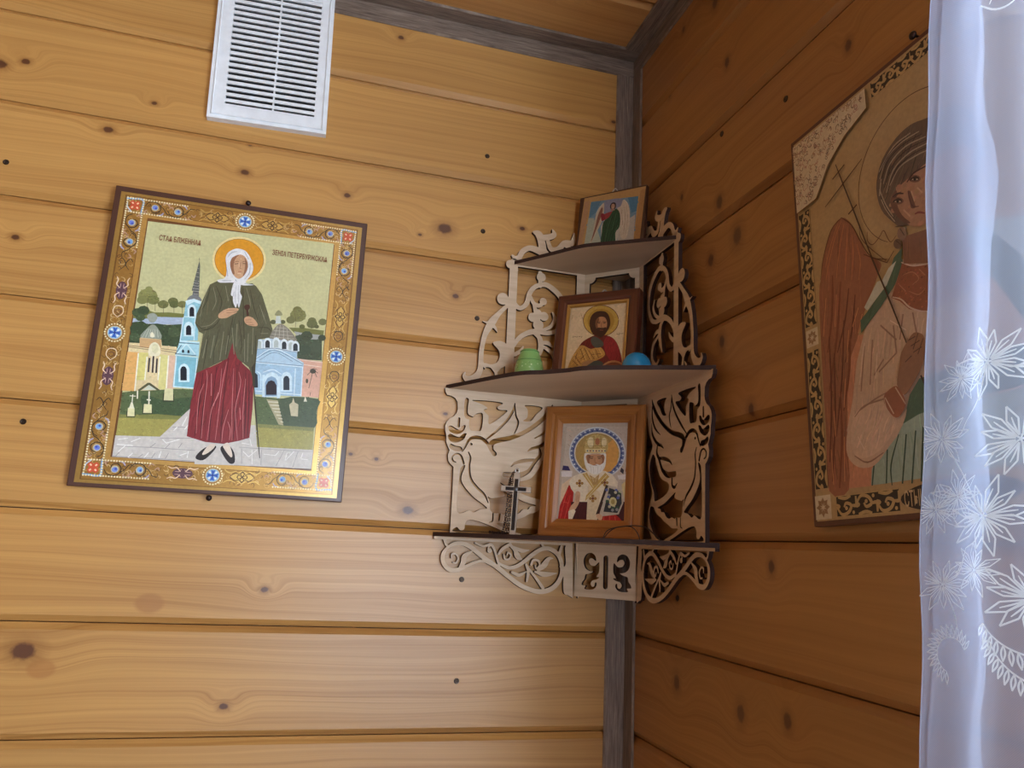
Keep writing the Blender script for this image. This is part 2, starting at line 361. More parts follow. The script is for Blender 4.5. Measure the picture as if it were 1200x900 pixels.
FRET={'dove':{'add':[('p',[(291.4,270.5),(290.6,264.7),(287.6,259.8),(280.8,259.0),(274.8,256.1),(270.9,250.6),(269.9,239.0),(271.3,233.7),(275.1,228.4),(281.5,224.0),(285.5,218.8),(287.4,212.9),(286.9,205.7),(284.6,197.4),(284.3,188.8),(281.3,182.0),(278.3,176.5),(280.5,169.3),(279.3,160.9),(275.6,156.1),(271.0,152.5),(270.3,119.5),(270.0,56.0),(72.0,56.0),(72.0,270.5)],0)],'sub':[('g',[(201.9,256.3),(248.2,255.7),(231.9,250.2),(223.7,245.2),(229.9,242.2),(226.3,237.7),(221.7,233.4),(219.1,221.0),(192.5,243.4),(204.6,244.6),(208.6,248.5)],0),('g',[(253.8,256.2),(259.7,255.8),(259.5,230.9),(250.5,225.2),(241.9,228.6),(253.0,233.3),(254.7,244.2)],0),('g',[(230.6,235.1),(238.2,236.4),(244.4,232.2),(245.6,225.5),(251.2,225.8),(249.2,210.3),(239.3,209.2),(231.8,211.8)],0),('g',[(136.4,254.9),(164.4,255.6),(160.1,248.8),(160.3,236.6),(166.9,230.8),(154.5,231.8),(145.6,243.0)],0),('s',[(180.8,256.7),(184.2,243.5),(192.5,228.9),(208.6,211.0),(222.9,197.6)],[0.76,1.91,1.91,1.91,0.95]),('s',[(180.8,253.4),(178.7,237.7),(174.6,229.0),(176.1,219.5),(179.5,210.4)],[0.79,1.39,1.58,1.39,0.59]),('s',[(120.1,260.0),(125.9,247.6),(138.3,233.1),(159.1,216.5),(181.7,204.2),(203.4,197.8),(214.4,192.3),(213.9,182.3),(209.5,176.7)],[0.83,3.33,3.33,3.12,3.33,3.75,3.96,3.12,3.75]),('s',[(121.2,249.7),(121.6,232.9),(131.1,216.3),(147.0,205.3)],[1.25,2.08,1.87,0.62]),('s',[(119.6,224.8),(122.1,209.2),(135.9,195.1),(150.8,189.1),(157.2,184.7)],[0.83,2.29,2.5,2.08,0.62]),('s',[(139.0,191.4),(137.1,180.1),(143.7,171.4),(148.8,162.9),(155.6,153.7),(169.8,147.0),(191.6,146.4)],[1.61,2.62,2.82,2.62,3.02,4.23,3.83]),('s',[(143.7,172.4),(162.5,169.6),(176.5,165.0),(182.6,159.3)],[1.75,2.72,1.94,0.49]),('s',[(182.8,140.7),(183.7,131.7),(190.4,128.7),(197.6,133.6)],[1.69,2.06,2.06,0.56]),('s',[(215.2,181.5),(220.3,190.4),(229.3,197.8),(239.3,199.2),(249.1,195.2),(255.0,183.7),(259.2,176.6)],[2.21,2.57,2.57,2.76,2.02,1.29,1.1]),('s',[(246.1,188.2)],[1.92]),('s',[(266.8,225.4),(267.1,213.8)],[1.66,1.99]),('g',[(256.5,215.6),(261.2,214.9),(267.1,208.9),(277.6,213.6),(282.7,211.4),(279.8,204.6),(268.2,201.7),(258.8,207.6)],0),('g',[(254.4,203.4),(259.9,202.6),(265.8,197.4),(277.5,201.0),(282.0,198.9),(279.7,191.5),(270.4,188.3),(258.7,194.2)],0),('g',[(261.4,183.0),(270.4,184.1),(277.3,186.7),(279.1,180.9),(271.4,176.4),(263.3,176.1),(259.0,178.4)],0),('s',[(256.0,158.8),(260.8,169.8),(267.9,172.0),(273.6,167.2),(272.4,161.4),(267.8,159.5)],[1.7,1.53,1.19,1.19,1.36,0.68]),('s',[(249.4,175.8),(246.0,167.7),(247.1,155.4),(243.9,137.5),(234.1,124.9),(221.6,114.6),(215.0,102.7)],[0.85,1.36,1.53,1.7,2.04,1.7,0.51]),('g',[(253.1,155.5),(258.8,153.2),(261.1,143.4),(261.5,88.2),(243.6,90.0),(236.4,87.6),(226.6,92.6),(216.5,94.7),(222.1,100.0),(239.4,111.4),(255.3,128.4),(257.8,140.1)],0),('g',[(231.5,75.6),(243.6,76.2),(248.3,70.9),(248.9,62.8),(254.8,60.7),(260.4,65.1),(261.0,57.6),(180.2,57.7),(193.4,63.9),(214.0,70.9)],0),('g',[(124.2,179.4),(133.4,171.7),(134.0,168.3),(139.5,157.7),(151.4,142.9),(171.8,136.0),(173.6,127.2),(163.1,119.4),(134.4,112.5),(129.9,116.4),(128.2,125.8),(118.3,141.2),(114.1,163.2)],0),('p',[(97.5,252.1),(107.0,230.8),(111.1,213.4),(123.9,192.1),(112.6,174.4),(108.0,172.0),(111.6,151.1),(124.3,125.3),(117.1,110.3),(109.7,97.2),(110.2,77.1),(123.5,60.6),(83.4,60.5),(80.1,174.6)],0),('g',[(193.1,122.0),(190.5,114.6),(210.2,110.0),(216.0,112.4),(212.5,102.8),(211.5,93.0),(205.1,88.3),(195.9,88.8),(190.7,87.1),(182.6,89.1),(174.5,87.5),(166.2,90.5),(160.6,96.3),(152.1,97.2),(149.1,101.2),(140.4,103.5),(160.4,108.3),(179.7,116.4)],0),('s',[(196.5,87.9),(197.3,78.6)],[1.65,1.29]),('s',[(206.9,89.5),(207.1,77.3),(212.0,74.3)],[1.04,1.21,0.52]),('g',[(117.2,104.7),(128.6,104.3),(137.7,94.8),(152.2,89.2),(157.9,85.3),(174.6,78.7),(182.7,74.8),(200.7,73.4),(182.8,65.4),(163.8,60.4),(155.4,57.6),(135.3,62.6),(120.8,77.0),(114.5,90.4)],0)]},'upper':{'add':[('s',[(193.5,485.6),(192.6,292.6)],[6.72,6.72]),('p',[(72,276.5),(86,276.5),(86,482.5),(72,482.5)],0),('p',[(72,479.5),(201.3,479.5),(201.3,482.5),(72,482.5)],0),('p',[(72,276.5),(263.3,276.5),(263.3,279.0),(72,279.0)],0),('s',[(208.8,422.3)],[9.61]),('s',[(198.0,418.2)],[8.06]),('s',[(191.1,419.1),(185.2,412.6),(178.2,411.1),(169.2,420.5),(164.9,438.5),(155.3,450.4),(139.5,455.8),(124.7,448.9),(112.2,437.1),(105.8,419.4),(106.7,400.1),(117.3,381.4),(133.0,374.7)],[4.03,3.72,3.41,4.03,4.03,3.72,4.03,4.34,4.34,4.03,3.72,3.72,2.79]),('s',[(163.4,432.4),(157.9,422.0),(149.2,419.0),(142.0,424.1)],[2.24,3.2,3.52,2.88]),('s',[(142.1,426.7)],[6.08]),('s',[(147.0,467.3)],[7.68]),('s',[(149.2,474.4),(148.3,452.0)],[3.2]),('s',[(157.1,418.9),(151.5,400.7),(148.4,379.1)],[2.52,4.72,4.72]),('s',[(158.1,398.3)],[7.68]),('s',[(139.8,402.2)],[7.44]),('s',[(150.2,406.5)],[6.2]),('s',[(148.7,386.9)],[8.68]),('s',[(186.7,348.1),(181.1,359.5),(169.1,369.7),(152.1,376.1),(133.0,375.4),(117.9,379.7)],[2.13,3.66,3.96,4.57,3.66,1.83]),('s',[(144.3,378.1),(128.7,386.3),(121.2,399.9),(125.5,410.4)],[1.92,2.88,2.88,1.28]),('s',[(155.1,373.6),(146.0,366.3),(142.8,351.7),(145.8,339.0),(149.9,326.2)],[3.1,4.03,4.65,3.72,2.17]),('s',[(145.0,357.7),(132.4,359.2),(124.2,353.9)],[2.52,3.46,1.57]),('s',[(138.4,352.2),(122.2,341.7),(118.3,323.5),(130.4,309.9),(140.1,315.0)],[2.48,3.41,3.41,3.1,1.86]),('s',[(184.5,334.5),(175.6,341.7),(172.1,348.3)],[3.35,2.74,1.22]),('s',[(200.2,413.1),(214.0,397.3),(225.3,380.3),(234.8,359.2),(238.7,331.3),(238.9,304.2),(246.5,290.8),(256.1,286.8),(263.2,291.1),(262.4,296.9)],[3.1,3.72,6.2,4.03,3.72,4.34,5.58,5.27,2.79,1.24]),('s',[(225.3,380.3),(233.0,380.3),(239.2,381.9)],[3.05,1.52,0.46]),('s',[(225.3,378.8),(218.8,373.4),(215.1,367.1)],[3.72,2.17,0.47]),('g',[(221.2,348.6),(214.6,352.4),(206.4,352.8),(198.1,346.7),(196.1,319.5),(206.3,309.3),(210.6,304.3),(214.9,300.8),(222.9,309.0),(233.5,309.3),(232.4,315.4),(223.2,314.3),(214.3,317.5),(209.3,327.1),(210.8,337.6)],0),('s',[(235.4,315.1),(231.3,308.0)],[2.1,1.5]),('s',[(214.2,303.9),(211.4,291.6)],[2.1,3.3]),('s',[(221.9,290.4),(217.7,296.0)],[2.36,0.88]),('s',[(199.6,481.5)],[7.04])],'sub':[]},'crest':{'add':[('s',[(196.9,497.0),(192.2,492.6),(185.4,495.6),(180.1,506.1),(169.3,513.6),(156.3,512.4),(141.6,508.1)],[1.6,3.52,4.16,4.48,4.48,5.76,6.4]),('s',[(145.4,505.9),(148.8,526.7),(154.2,539.7),(162.5,542.3)],[7.04,6.4,6.08,2.24]),('s',[(149.2,534.9),(135.6,538.1),(128.0,543.9),(131.2,552.1)],[4.95,4.95,4.29,0.99]),('s',[(139.3,533.2),(132.2,517.8),(119.2,519.8),(109.7,532.2),(95.9,534.4),(93.1,550.9)],[3.25,4.22,4.87,4.22,4.87,1.3]),('s',[(114.6,528.8),(89.5,522.8),(72.9,525.4)],[2.31,3.3,3.3]),('p',[(72,489.0),(195.9,489.0),(195.9,493.0),(72,493.0)],0)],'sub':[('p',[(0,429.0),(300,429.0),(300,489.0),(0,489.0)],0)]},'skirt':{'add':[('p',[(293,50.5),(72,50.5),(72,46.5),(293,46.5)],0),('g',[(90.4,47.4),(68.7,48.4),(66.4,-26.5),(84.8,-26.1),(91.5,-21.8),(92.6,0.1),(92.3,13.2),(89.5,20.9)],0),('s',[(271.5,36.2),(277.8,25.9),(276.6,13.3),(266.6,4.2),(253.4,4.7),(242.3,10.2),(227.4,16.8),(215.9,18.0),(206.9,13.4)],[1.8,2.88,3.06,3.24,3.06,2.34,1.98,1.98,0.9]),('s',[(276.9,46.0),(275.0,39.7),(270.6,36.3)],[2.4,1.48,2.22]),('s',[(271.5,36.2),(261.4,41.2),(248.1,41.5),(236.2,36.5),(222.2,26.5),(206.1,16.2),(194.0,9.0),(177.7,-2.9),(157.5,-15.1),(135.3,-22.1),(117.4,-20.6),(103.6,-11.8),(95.6,3.7),(96.6,20.6),(103.2,33.1),(115.7,40.1),(127.9,39.6),(141.6,31.5),(155.1,20.1),(166.7,12.6),(178.4,10.3),(188.3,13.2),(194.8,17.0)],[1.8,2.7,3.06,3.24,3.24,3.24,3.42,3.24,3.24,3.42,3.6,3.42,3.24,3.06,3.24,3.24,3.06,3.06,2.88,2.7,2.52,2.16,1.26]),('s',[(265.4,20.7),(265.0,26.1),(259.5,26.4),(255.3,20.5),(257.8,14.1),(262.5,14.3)],[0.74,1.29,1.29,1.29,1.29,0.92]),('s',[(252.6,6.7),(247.4,15.4),(246.0,23.7),(235.0,31.8)],[1.85,3.7,3.7,0.92]),('s',[(230.9,43.6),(219.0,39.5),(207.5,42.3),(201.2,33.9),(197.0,22.1),(193.2,13.0)],[1.29,1.66,2.03,1.66,1.66,1.85]),('s',[(209.0,33.5)],[3.4]),('s',[(207.5,41.9),(211.5,37.1),(208.9,31.7)],[0.76,0.95,0.95]),('s',[(195.1,29.2),(189.6,36.8),(178.1,44.2)],[1.36,2.34,2.53]),('s',[(178.1,43.3),(170.2,35.8),(165.8,27.5),(159.2,22.7)],[2.14,2.53,4.29,0.97]),('s',[(173.6,40.7),(159.8,35.7),(148.3,36.8)],[1.56,2.92,0.58]),('s',[(187.2,28.9),(184.9,22.6),(179.0,22.8),(176.3,28.5),(180.5,32.0),(182.2,28.2)],[0.95,1.33,1.33,1.33,1.33,0.95]),('s',[(151.9,15.6),(148.1,6.5),(149.8,-8.4)],[1.75,2.53,1.36]),('s',[(148.7,11.1),(137.2,-1.5),(124.6,-16.8)],[1.36,1.95,2.34]),('s',[(144.0,15.9),(141.2,22.5),(133.2,21.9),(130.9,15.5),(135.7,10.6),(137.9,15.2)],[1.56,1.75,1.75,1.56,1.36,0.97]),('s',[(133.6,7.9),(123.9,15.8),(117.2,25.4),(110.1,26.6)],[1.71,4.36,2.85,0.57]),('s',[(137.5,5.9),(122.3,2.8),(103.2,5.0)],[1.52,3.79,0.57]),('s',[(173.1,3.7),(162.1,0.4),(151.5,5.4)],[1.9,2.47,0.95]),('s',[(97.5,44.2),(100.2,33.7)],[2.0,2.4]),('s',[(128.1,45.6),(121.8,39.3)],[1.56,1.56]),('s',[(97.5,14.9),(88.0,7.8)],[1.94,2.53])],'sub':[]},'front':{'add':[('p',[(0,50),(101.82337649086286,50),(101.82337649086286,-27.5),(0,-27.5)],0)],'sub':[('g',[(14.95,21.6),(15.2,28.96),(19.69,35.48),(27.33,37.3),(33.7,32.98),(34.82,25.74),(30.58,28.66),(25.92,29.48),(23.25,25.16),(26.2,19.67),(33.62,18.82),(39.92,23.92),(40.26,10.48),(36.33,3.02),(40.47,2.24),(36.44,-1.09),(29.6,-2.96),(26.97,-7.87),(29.84,-11.81),(33.25,-10.55),(34.26,-5.35),(36.57,-6.23),(36.25,-11.39),(29.95,-15.91),(17.24,-15.73),(18.73,-11.09),(12.65,-10.24),(13.44,-5.62),(16.81,-1.26),(18.25,5.07),(23.55,6.42),(30.4,9.92),(24.59,10.63),(17.97,14.44)],0),('g',[(88.37,21.6),(88.12,28.96),(83.63,35.48),(75.99,37.3),(69.62,32.98),(68.5,25.74),(72.74,28.66),(77.4,29.48),(80.07,25.16),(77.12,19.67),(69.7,18.82),(63.4,23.92),(63.06,10.48),(66.99,3.02),(62.85,2.24),(66.88,-1.09),(73.72,-2.96),(76.35,-7.87),(73.48,-11.81),(70.07,-10.55),(69.06,-5.35),(66.75,-6.23),(67.07,-11.39),(73.37,-15.91),(86.08,-15.73),(84.59,-11.09),(90.67,-10.24),(89.88,-5.62),(86.51,-1.26),(85.07,5.07),(79.77,6.42),(72.92,9.92),(78.73,10.63),(85.35,14.44)],0),('s',[(50.73,30.68),(50.78,-10.44)],[3.9,3.69])]}}
# ------------------------------------------------------------------ fretwork: signed distance field -> outline -> cut sheet
def sdf_poly(P, X, Z):
    d = np.full(X.shape, 1e9); inside = np.zeros(X.shape, bool); n = len(P)
    for i in range(n):
        ax, az = P[i]; bx, bz = P[(i+1) % n]
        ex, ez = bx-ax, bz-az; L2 = ex*ex+ez*ez+1e-12
        t = np.clip(((X-ax)*ex+(Z-az)*ez)/L2, 0, 1)
        d = np.minimum(d, (X-ax-t*ex)**2+(Z-az-t*ez)**2)
        if az != bz:
            c = ((az > Z) != (bz > Z)) & (X < (bx-ax)*(Z-az)/(bz-az)+ax); inside ^= c
    return np.where(inside, -1, 1)*np.sqrt(d)
def sdf_stroke(P, Ws, X, Z):
    d = np.full(X.shape, 1e9)
    for i in range(max(1, len(P)-1)):
        a = P[i]; b = P[min(i+1, len(P)-1)]
        ex, ez = b[0]-a[0], b[1]-a[1]; L2 = ex*ex+ez*ez+1e-12
        t = np.clip(((X-a[0])*ex+(Z-a[1])*ez)/L2, 0, 1)
        w = Ws[i] + (Ws[min(i+1, len(P)-1)]-Ws[i])*t
        d = np.minimum(d, np.sqrt((X-a[0]-t*ex)**2+(Z-a[1]-t*ez)**2)-w)
    return d
def shape_sdf(q, X, Z, F, sign):
    kind, P, Ws = q
    if kind == 's':
        Ws = list(Ws) if len(Ws) == len(P) else [Ws[0]]*len(P)
        if len(P) > 2:
            c = catmull([(p[0], p[1], w) for p, w in zip(P, Ws)], 5); P = [(a[0], a[1]) for a in c]; Ws = [max(a[2], .15) for a in c]
        m = max(Ws)+3
    else:
        m = 3
        if kind == 'g': P = [tuple(a) for a in catmull(P, 4, True)]
    xs = [p[0] for p in P]; zs = [p[1] for p in P]
    i0 = np.searchsorted(X[0], min(xs)-m); i1 = np.searchsorted(X[0], max(xs)+m)
    j0 = np.searchsorted(Z[:, 0], min(zs)-m); j1 = np.searchsorted(Z[:, 0], max(zs)+m)
    x, z = X[j0:j1, i0:i1], Z[j0:j1, i0:i1]
    if x.size == 0: return
    d = sdf_stroke(P, Ws, x, z) if kind == 's' else sdf_poly(P, x, z)
    if sign > 0: F[j0:j1, i0:i1] = np.minimum(F[j0:j1, i0:i1], d)
    else: F[j0:j1, i0:i1] = np.maximum(F[j0:j1, i0:i1], -d)
def contours(F, x0, z0, h):
    segs = {}
    def key(a, b): return (a, b) if a < b else (b, a)
    pts = {}
    neg = F < 0
    cx = np.argwhere((neg[:-1, :-1].astype(int)+neg[1:, :-1]+neg[:-1, 1:]+neg[1:, 1:]) % 4 != 0)
    nx = F.shape[1]
    for j, i in cx:
        c = [(j, i), (j, i+1), (j+1, i+1), (j+1, i)]
        f = [F[a] for a in c]; es = []
        for k in range(4):
            a, b = c[k], c[(k+1) % 4]; fa, fb = f[k], f[(k+1) % 4]
            if (fa < 0) != (fb < 0):
                kk = key(a[0]*nx+a[1], b[0]*nx+b[1])
                if kk not in pts:
                    t = fa/(fa-fb); pts[kk] = (x0+(a[1]+(b[1]-a[1])*t)*h, z0+(a[0]+(b[0]-a[0])*t)*h)
                es.append((kk, fa < 0))
        if len(es) == 2: pr = [(es[0][0], es[1][0])]
        else: pr = [(es[0][0], es[1][0]), (es[2][0], es[3][0])] if es[0][1] else [(es[0][0], es[3][0]), (es[1][0], es[2][0])]
        for a, b in pr: segs.setdefault(a, []).append(b); segs.setdefault(b, []).append(a)
    loops = []; used = set()
    for s in segs:
        if s in used: continue
        lp = [s]; used.add(s); cur = s
        while True:
            nxt = [q for q in segs[cur] if q not in used]
            if not nxt: break
            cur = nxt[0]; used.add(cur); lp.append(cur)
        P = np.array([pts[q] for q in lp])
        if len(P) > 8: loops.append(P)
    return loops
def simplify(P, tol):
    # drop points nearly on the chord of their neighbours
    keep = np.ones(len(P), bool)
    for _ in range(3):
        idx = np.where(keep)[0]
        if len(idx) < 10: break
        Q = P[idx]; a = np.roll(Q, 1, 0); b = np.roll(Q, -1, 0); e = b-a
        d = np.abs((Q[:, 0]-a[:, 0])*e[:, 1]-(Q[:, 1]-a[:, 1])*e[:, 0])/(np.hypot(e[:, 0], e[:, 1])+1e-9)
        rm = d < tol; rm[1::2] = False
        keep[idx[rm]] = False
    return P[keep]
def cut_sheet(data, thick=.006, h=.6):
    """flat sheet in the (u, v) plane in metres, thickness along +w; returns a mesh with vertices (u, w, v)"""
    allp = [(p, (q[2] and max(q[2])) or 0) for q in data['add'] for p in q[1]]
    x0 = min(p[0]-w for p, w in allp)-4; x1 = max(p[0]+w for p, w in allp)+4
    z0 = min(p[1]-w for p, w in allp)-4; z1 = max(p[1]+w for p, w in allp)+4
    X, Z = np.meshgrid(np.arange(x0, x1, h)+.013, np.arange(z0, z1, h)+.017)
    F = np.full(X.shape, 5.0)
    for q in data['add']: shape_sdf(q, X, Z, F, 1)
    for q in data['sub']: shape_sdf(q, X, Z, F, -1)
    F = np.where(F == 0, 1e-6, F)
    cu = bpy.data.curves.new('sheet', 'CURVE'); cu.dimensions = '2D'; cu.fill_mode = 'BOTH'; cu.extrude = thick/2
    n = 0
    for P in contours(F, X[0, 0], Z[0, 0], h):
        A = .5*abs(np.sum(P[:, 0]*np.roll(P[:, 1], -1)-P[:, 1]*np.roll(P[:, 0], -1)))
        if A < 2.0: continue
        P = simplify(P, .05)
        sp = cu.splines.new('POLY'); sp.points.add(len(P)-1); sp.use_cyclic_u = True
        co = np.zeros((len(P), 4)); co[:, :2] = P/1000; co[:, 3] = 1
        sp.points.foreach_set('co', co.ravel()); n += 1
    ob = bpy.data.objects.new('sheet', cu); C.objects.link(ob)
    dg = bpy.context.evaluated_depsgraph_get(); dg.update()
    me = bpy.data.meshes.new_from_object(ob.evaluated_get(dg))
    bpy.data.objects.remove(ob)
    # drop materials, assign face/edge slots
    me.materials.clear()
    for p in me.polygons: p.material_index = 0 if abs(p.normal.z) > .5 else 1; p.use_smooth = False
    return me
def place(me, f, flip=False):
    me = me.copy()
    for v in me.vertices: v.co = f(v.co.x, v.co.y, v.co.z)
    if flip: me.flip_normals()
    me.update(); return me

ply = NT('plywood_face'); co = ply.n('ShaderNodeTexCoord').outputs['Object']; s_ = ply.sep(co)
gr = ply.noise(ply.comb(ply.math('MULTIPLY', ply.math('ADD', s_[0], s_[1]), 14), ply.math('MULTIPLY', s_[2], 150), 0.0), 1.0, 3)
ply.set(ply.mix(ply.mapr(gr, .3, .7, 0, 1), lin((200, 174, 144)), lin((216, 192, 162))), .55, 0, None, .35); ply = ply.m
edge = plain('burnt_edge', (50, 25, 17), .7)
SHELF = empty('corner_shelf', (-.014, -.003, 1.472), (0, 0, 0), 'three-tier corner shelf of pale fretwork plywood with doves, dark burnt edges', 'shelf')
def wall_panel(key, name):
    src = cut_sheet(FRET[key])
    # u along the wall from the corner, sheet thickness 4 mm
    oz = 1.5 - 1.472
    link(name, place(src, lambda x, y, z: Vector((-x, -.0025-z, y+oz))), [ply, edge], SHELF)
    link(name, place(src, lambda x, y, z: Vector((-.0025-z, -x, y+oz)), True), [ply, edge], SHELF)
wall_panel('dove', 'dove_panel'); wall_panel('upper', 'scroll_panel'); wall_panel('crest', 'crest_panel'); wall_panel('skirt', 'skirt_panel')
r2 = 2**.5/2
def diag(data, name, d=.072):
    src = cut_sheet(data); oz = 1.5-1.472
    # s from the left end (a = d, b = 0) to the right end
    link(name, place(src, lambda x, y, z: Vector((-d + x*r2 - z*r2, -x*r2 - z*r2, y+oz))), [ply, edge], SHELF)
diag(FRET['front'], 'front_skirt')
Wd = 72*2**.5
def back(z0, z1):
    win_ = [(12, z1-45), (12, z1-16), (15, z1-16), (19, z1-14), (22, z1-10), (22, z1-7), (Wd-22, z1-7), (Wd-22, z1-10), (Wd-19, z1-14), (Wd-15, z1-16), (Wd-12, z1-16), (Wd-12, z1-45), (Wd-12, z0+40), (12, z0+40)]
    return dict(add=[('p', [(0, z0), (Wd, z0), (Wd, z1), (0, z1)], None)], sub=[('p', win_, None)])
diag(back(56, 270), 'back_panel'); diag(back(276, 482), 'back_panel')
def board(z, pts, t=.006):
    """shelf board with a bowed front edge; pts = (a, b) from the left end to the right end"""
    c = catmull([(p[0], p[1]) for p in pts], 6)
    ring = [(0, 0)] + [tuple(p) for p in c]
    bm = bmesh.new()
    lo = [bm.verts.new((-a, -b, z-1.472)) for a, b in ring]; hi = [bm.verts.new((-a, -b, z+t-1.472)) for a, b in ring]
    n = len(ring)
    f0 = bm.faces.new(lo); f1 = bm.faces.new(hi)
    for i in range(n): bm.faces.new((lo[i], lo[(i+1) % n], hi[(i+1) % n], hi[i])).material_index = 1
    bmesh.ops.recalc_face_normals(bm, faces=bm.faces[:])
    link('shelf_board', bm_mesh(bm), [ply, edge], SHELF)
board(1.5505, [(.294, 0), (.250, .085), (.178, .178), (.085, .250), (0, .294)])
board(1.770, [(.289, .0), (.222, .130), (.186, .164), (.164, .186), (.130, .222), (0, .289)])
board(1.982, [(.197, .0), (.156, .057), (.123, .104), (.104, .123), (.057, .156), (0, .197)])
HALO=((-10.5, 304.3), 67.3, 0)
PAL=[(204,202,150,0.08),(118,122,66),(176,190,208),(62,80,56),(74,92,64),(138,140,84),(118,122,72),(128,130,78),(112,116,70),(108,112,68),(96,104,62),(120,122,74),(142,144,88),(84,72,50),(150,158,140),(158,164,150),(222,224,200),(228,208,158),(206,168,118),(232,178,106),(222,212,128),(222,214,140),(226,190,160),(120,86,60),(240,232,196),(226,220,176),(238,232,200),(244,240,214),(48,42,52),(240,236,208),(196,170,90),(96,100,92),(196,196,176),(90,90,70),(96,98,96),(200,200,186),(120,124,124),(150,202,212),(214,238,240),(26,36,48),(170,214,222),(60,76,90),(132,192,204),(172,174,166),(70,84,62),(66,78,56),(74,88,66),(66,82,62),(64,76,54),(120,120,70),(126,126,76),(118,118,74),(112,114,70),(104,108,66),(118,120,76),(100,104,60),(96,100,66),(92,96,58),(90,94,64),(80,70,48),(226,176,150),(240,214,190),(138,132,116),(206,204,184),(206,214,206),(150,150,110),(190,206,214),(226,236,236),(188,198,190),(44,54,60),(168,200,218),(186,214,228),(96,120,140),(226,240,244),(214,234,240),(140,172,196),(38,34,44),(36,50,62),(36,48,58),(66,62,50),(70,66,54),(80,76,60),(92,108,70),(70,92,62),(166,158,86),(132,134,74),(76,92,66),(136,138,80),(206,200,190),(150,144,140),(238,236,228),(240,236,228),(58,66,48),(226,220,168),(232,228,196),(236,232,206),(90,92,66),(214,218,196),(206,196,160),(226,222,196),(178,170,132),(222,216,186),(238,222,160,0.2),(176,120,50),(222,152,42),(132,44,50),(92,92,68),(62,62,44),(134,134,108),(60,58,44),(88,24,32),(206,128,126),(36,32,34),(222,206,186),(58,54,42),(74,44,34),(228,228,226),(204,160,122),(150,104,76),(96,58,44),(60,38,34),(150,100,76),(166,76,66),(230,196,160),(160,164,172),(172,174,176),(176,140,84,0.3),(196,136,104),(152,98,72),(104,54,40),(128,72,50),(196,124,82),(206,140,96),(96,52,34),(196,166,140),(150,168,150),(78,104,84),(52,78,64),(206,176,150),(150,116,96),(222,196,172),(196,196,178),(176,196,190),(146,86,62),(206,180,160),(178,120,90),(134,92,70),(104,84,66),(172,128,98),(112,76,60),(92,60,50),(122,84,66),(70,46,38),(188,164,140),(40,28,26),(56,36,30),(70,44,36),(96,58,48),(130,66,56),(196,156,124),(168,150,124),(66,50,40),(140,110,88),(110,84,66),(84,60,46),(110,72,44),(70,42,26),(78,46,28),(146,104,78),(92,60,46),(150,92,66),(206,190,172),(226,206,150),(232,204,168),(60,52,104),(232,224,222),(168,44,40),(60,56,70),(232,226,220),(150,120,120),(214,220,226),(110,122,160),(52,66,124),(226,232,236),(236,228,206),(186,152,88),(226,166,88),(182,36,34),(72,22,30),(236,222,196),(226,206,170),(206,170,96),(240,228,190),(168,128,66),(120,60,50),(226,96,84),(226,90,80),(216,172,138),(140,92,70),(60,46,44),(196,184,166),(52,56,62),(92,104,168),(196,192,160),(60,92,70),(150,150,150),(214,204,150),(170,150,90),(238,232,222),(206,152,112),(160,108,78),(244,240,232),(200,192,180),(70,46,40),(146,92,66),(150,70,60),(190,140,106),(206,176,110),(234,214,160),(238,220,170),(190,120,80),(90,110,130),(150,60,50),(130,96,50),(190,152,96),(226,206,160),(226,200,160),(170,130,90),(120,70,40),(206,170,84,0.2),(186,146,62,0.2),(112,34,30),(150,36,44),(198,146,74),(110,68,34),(230,186,110),(84,84,74),(60,64,56),(70,76,70),(176,128,84),(190,146,106),(196,140,92),(120,60,34),(150,84,50),(70,40,30),(190,136,96),(130,86,58),(66,38,28),(166,88,70),(56,34,28),(110,70,50),(40,28,24),(120,90,66),(206,160,100),(196,150,110),(190,140,84),(126,158,176),(150,150,170),(96,140,164),(86,136,164),(188,192,170),(200,190,176),(214,196,168),(150,100,80),(222,204,178),(176,150,124),(240,228,206),(214,206,188),(166,60,66),(150,40,56),(44,84,58),(28,58,42),(90,130,90),(60,40,34),(206,160,130),(176,130,110),(80,56,50)]
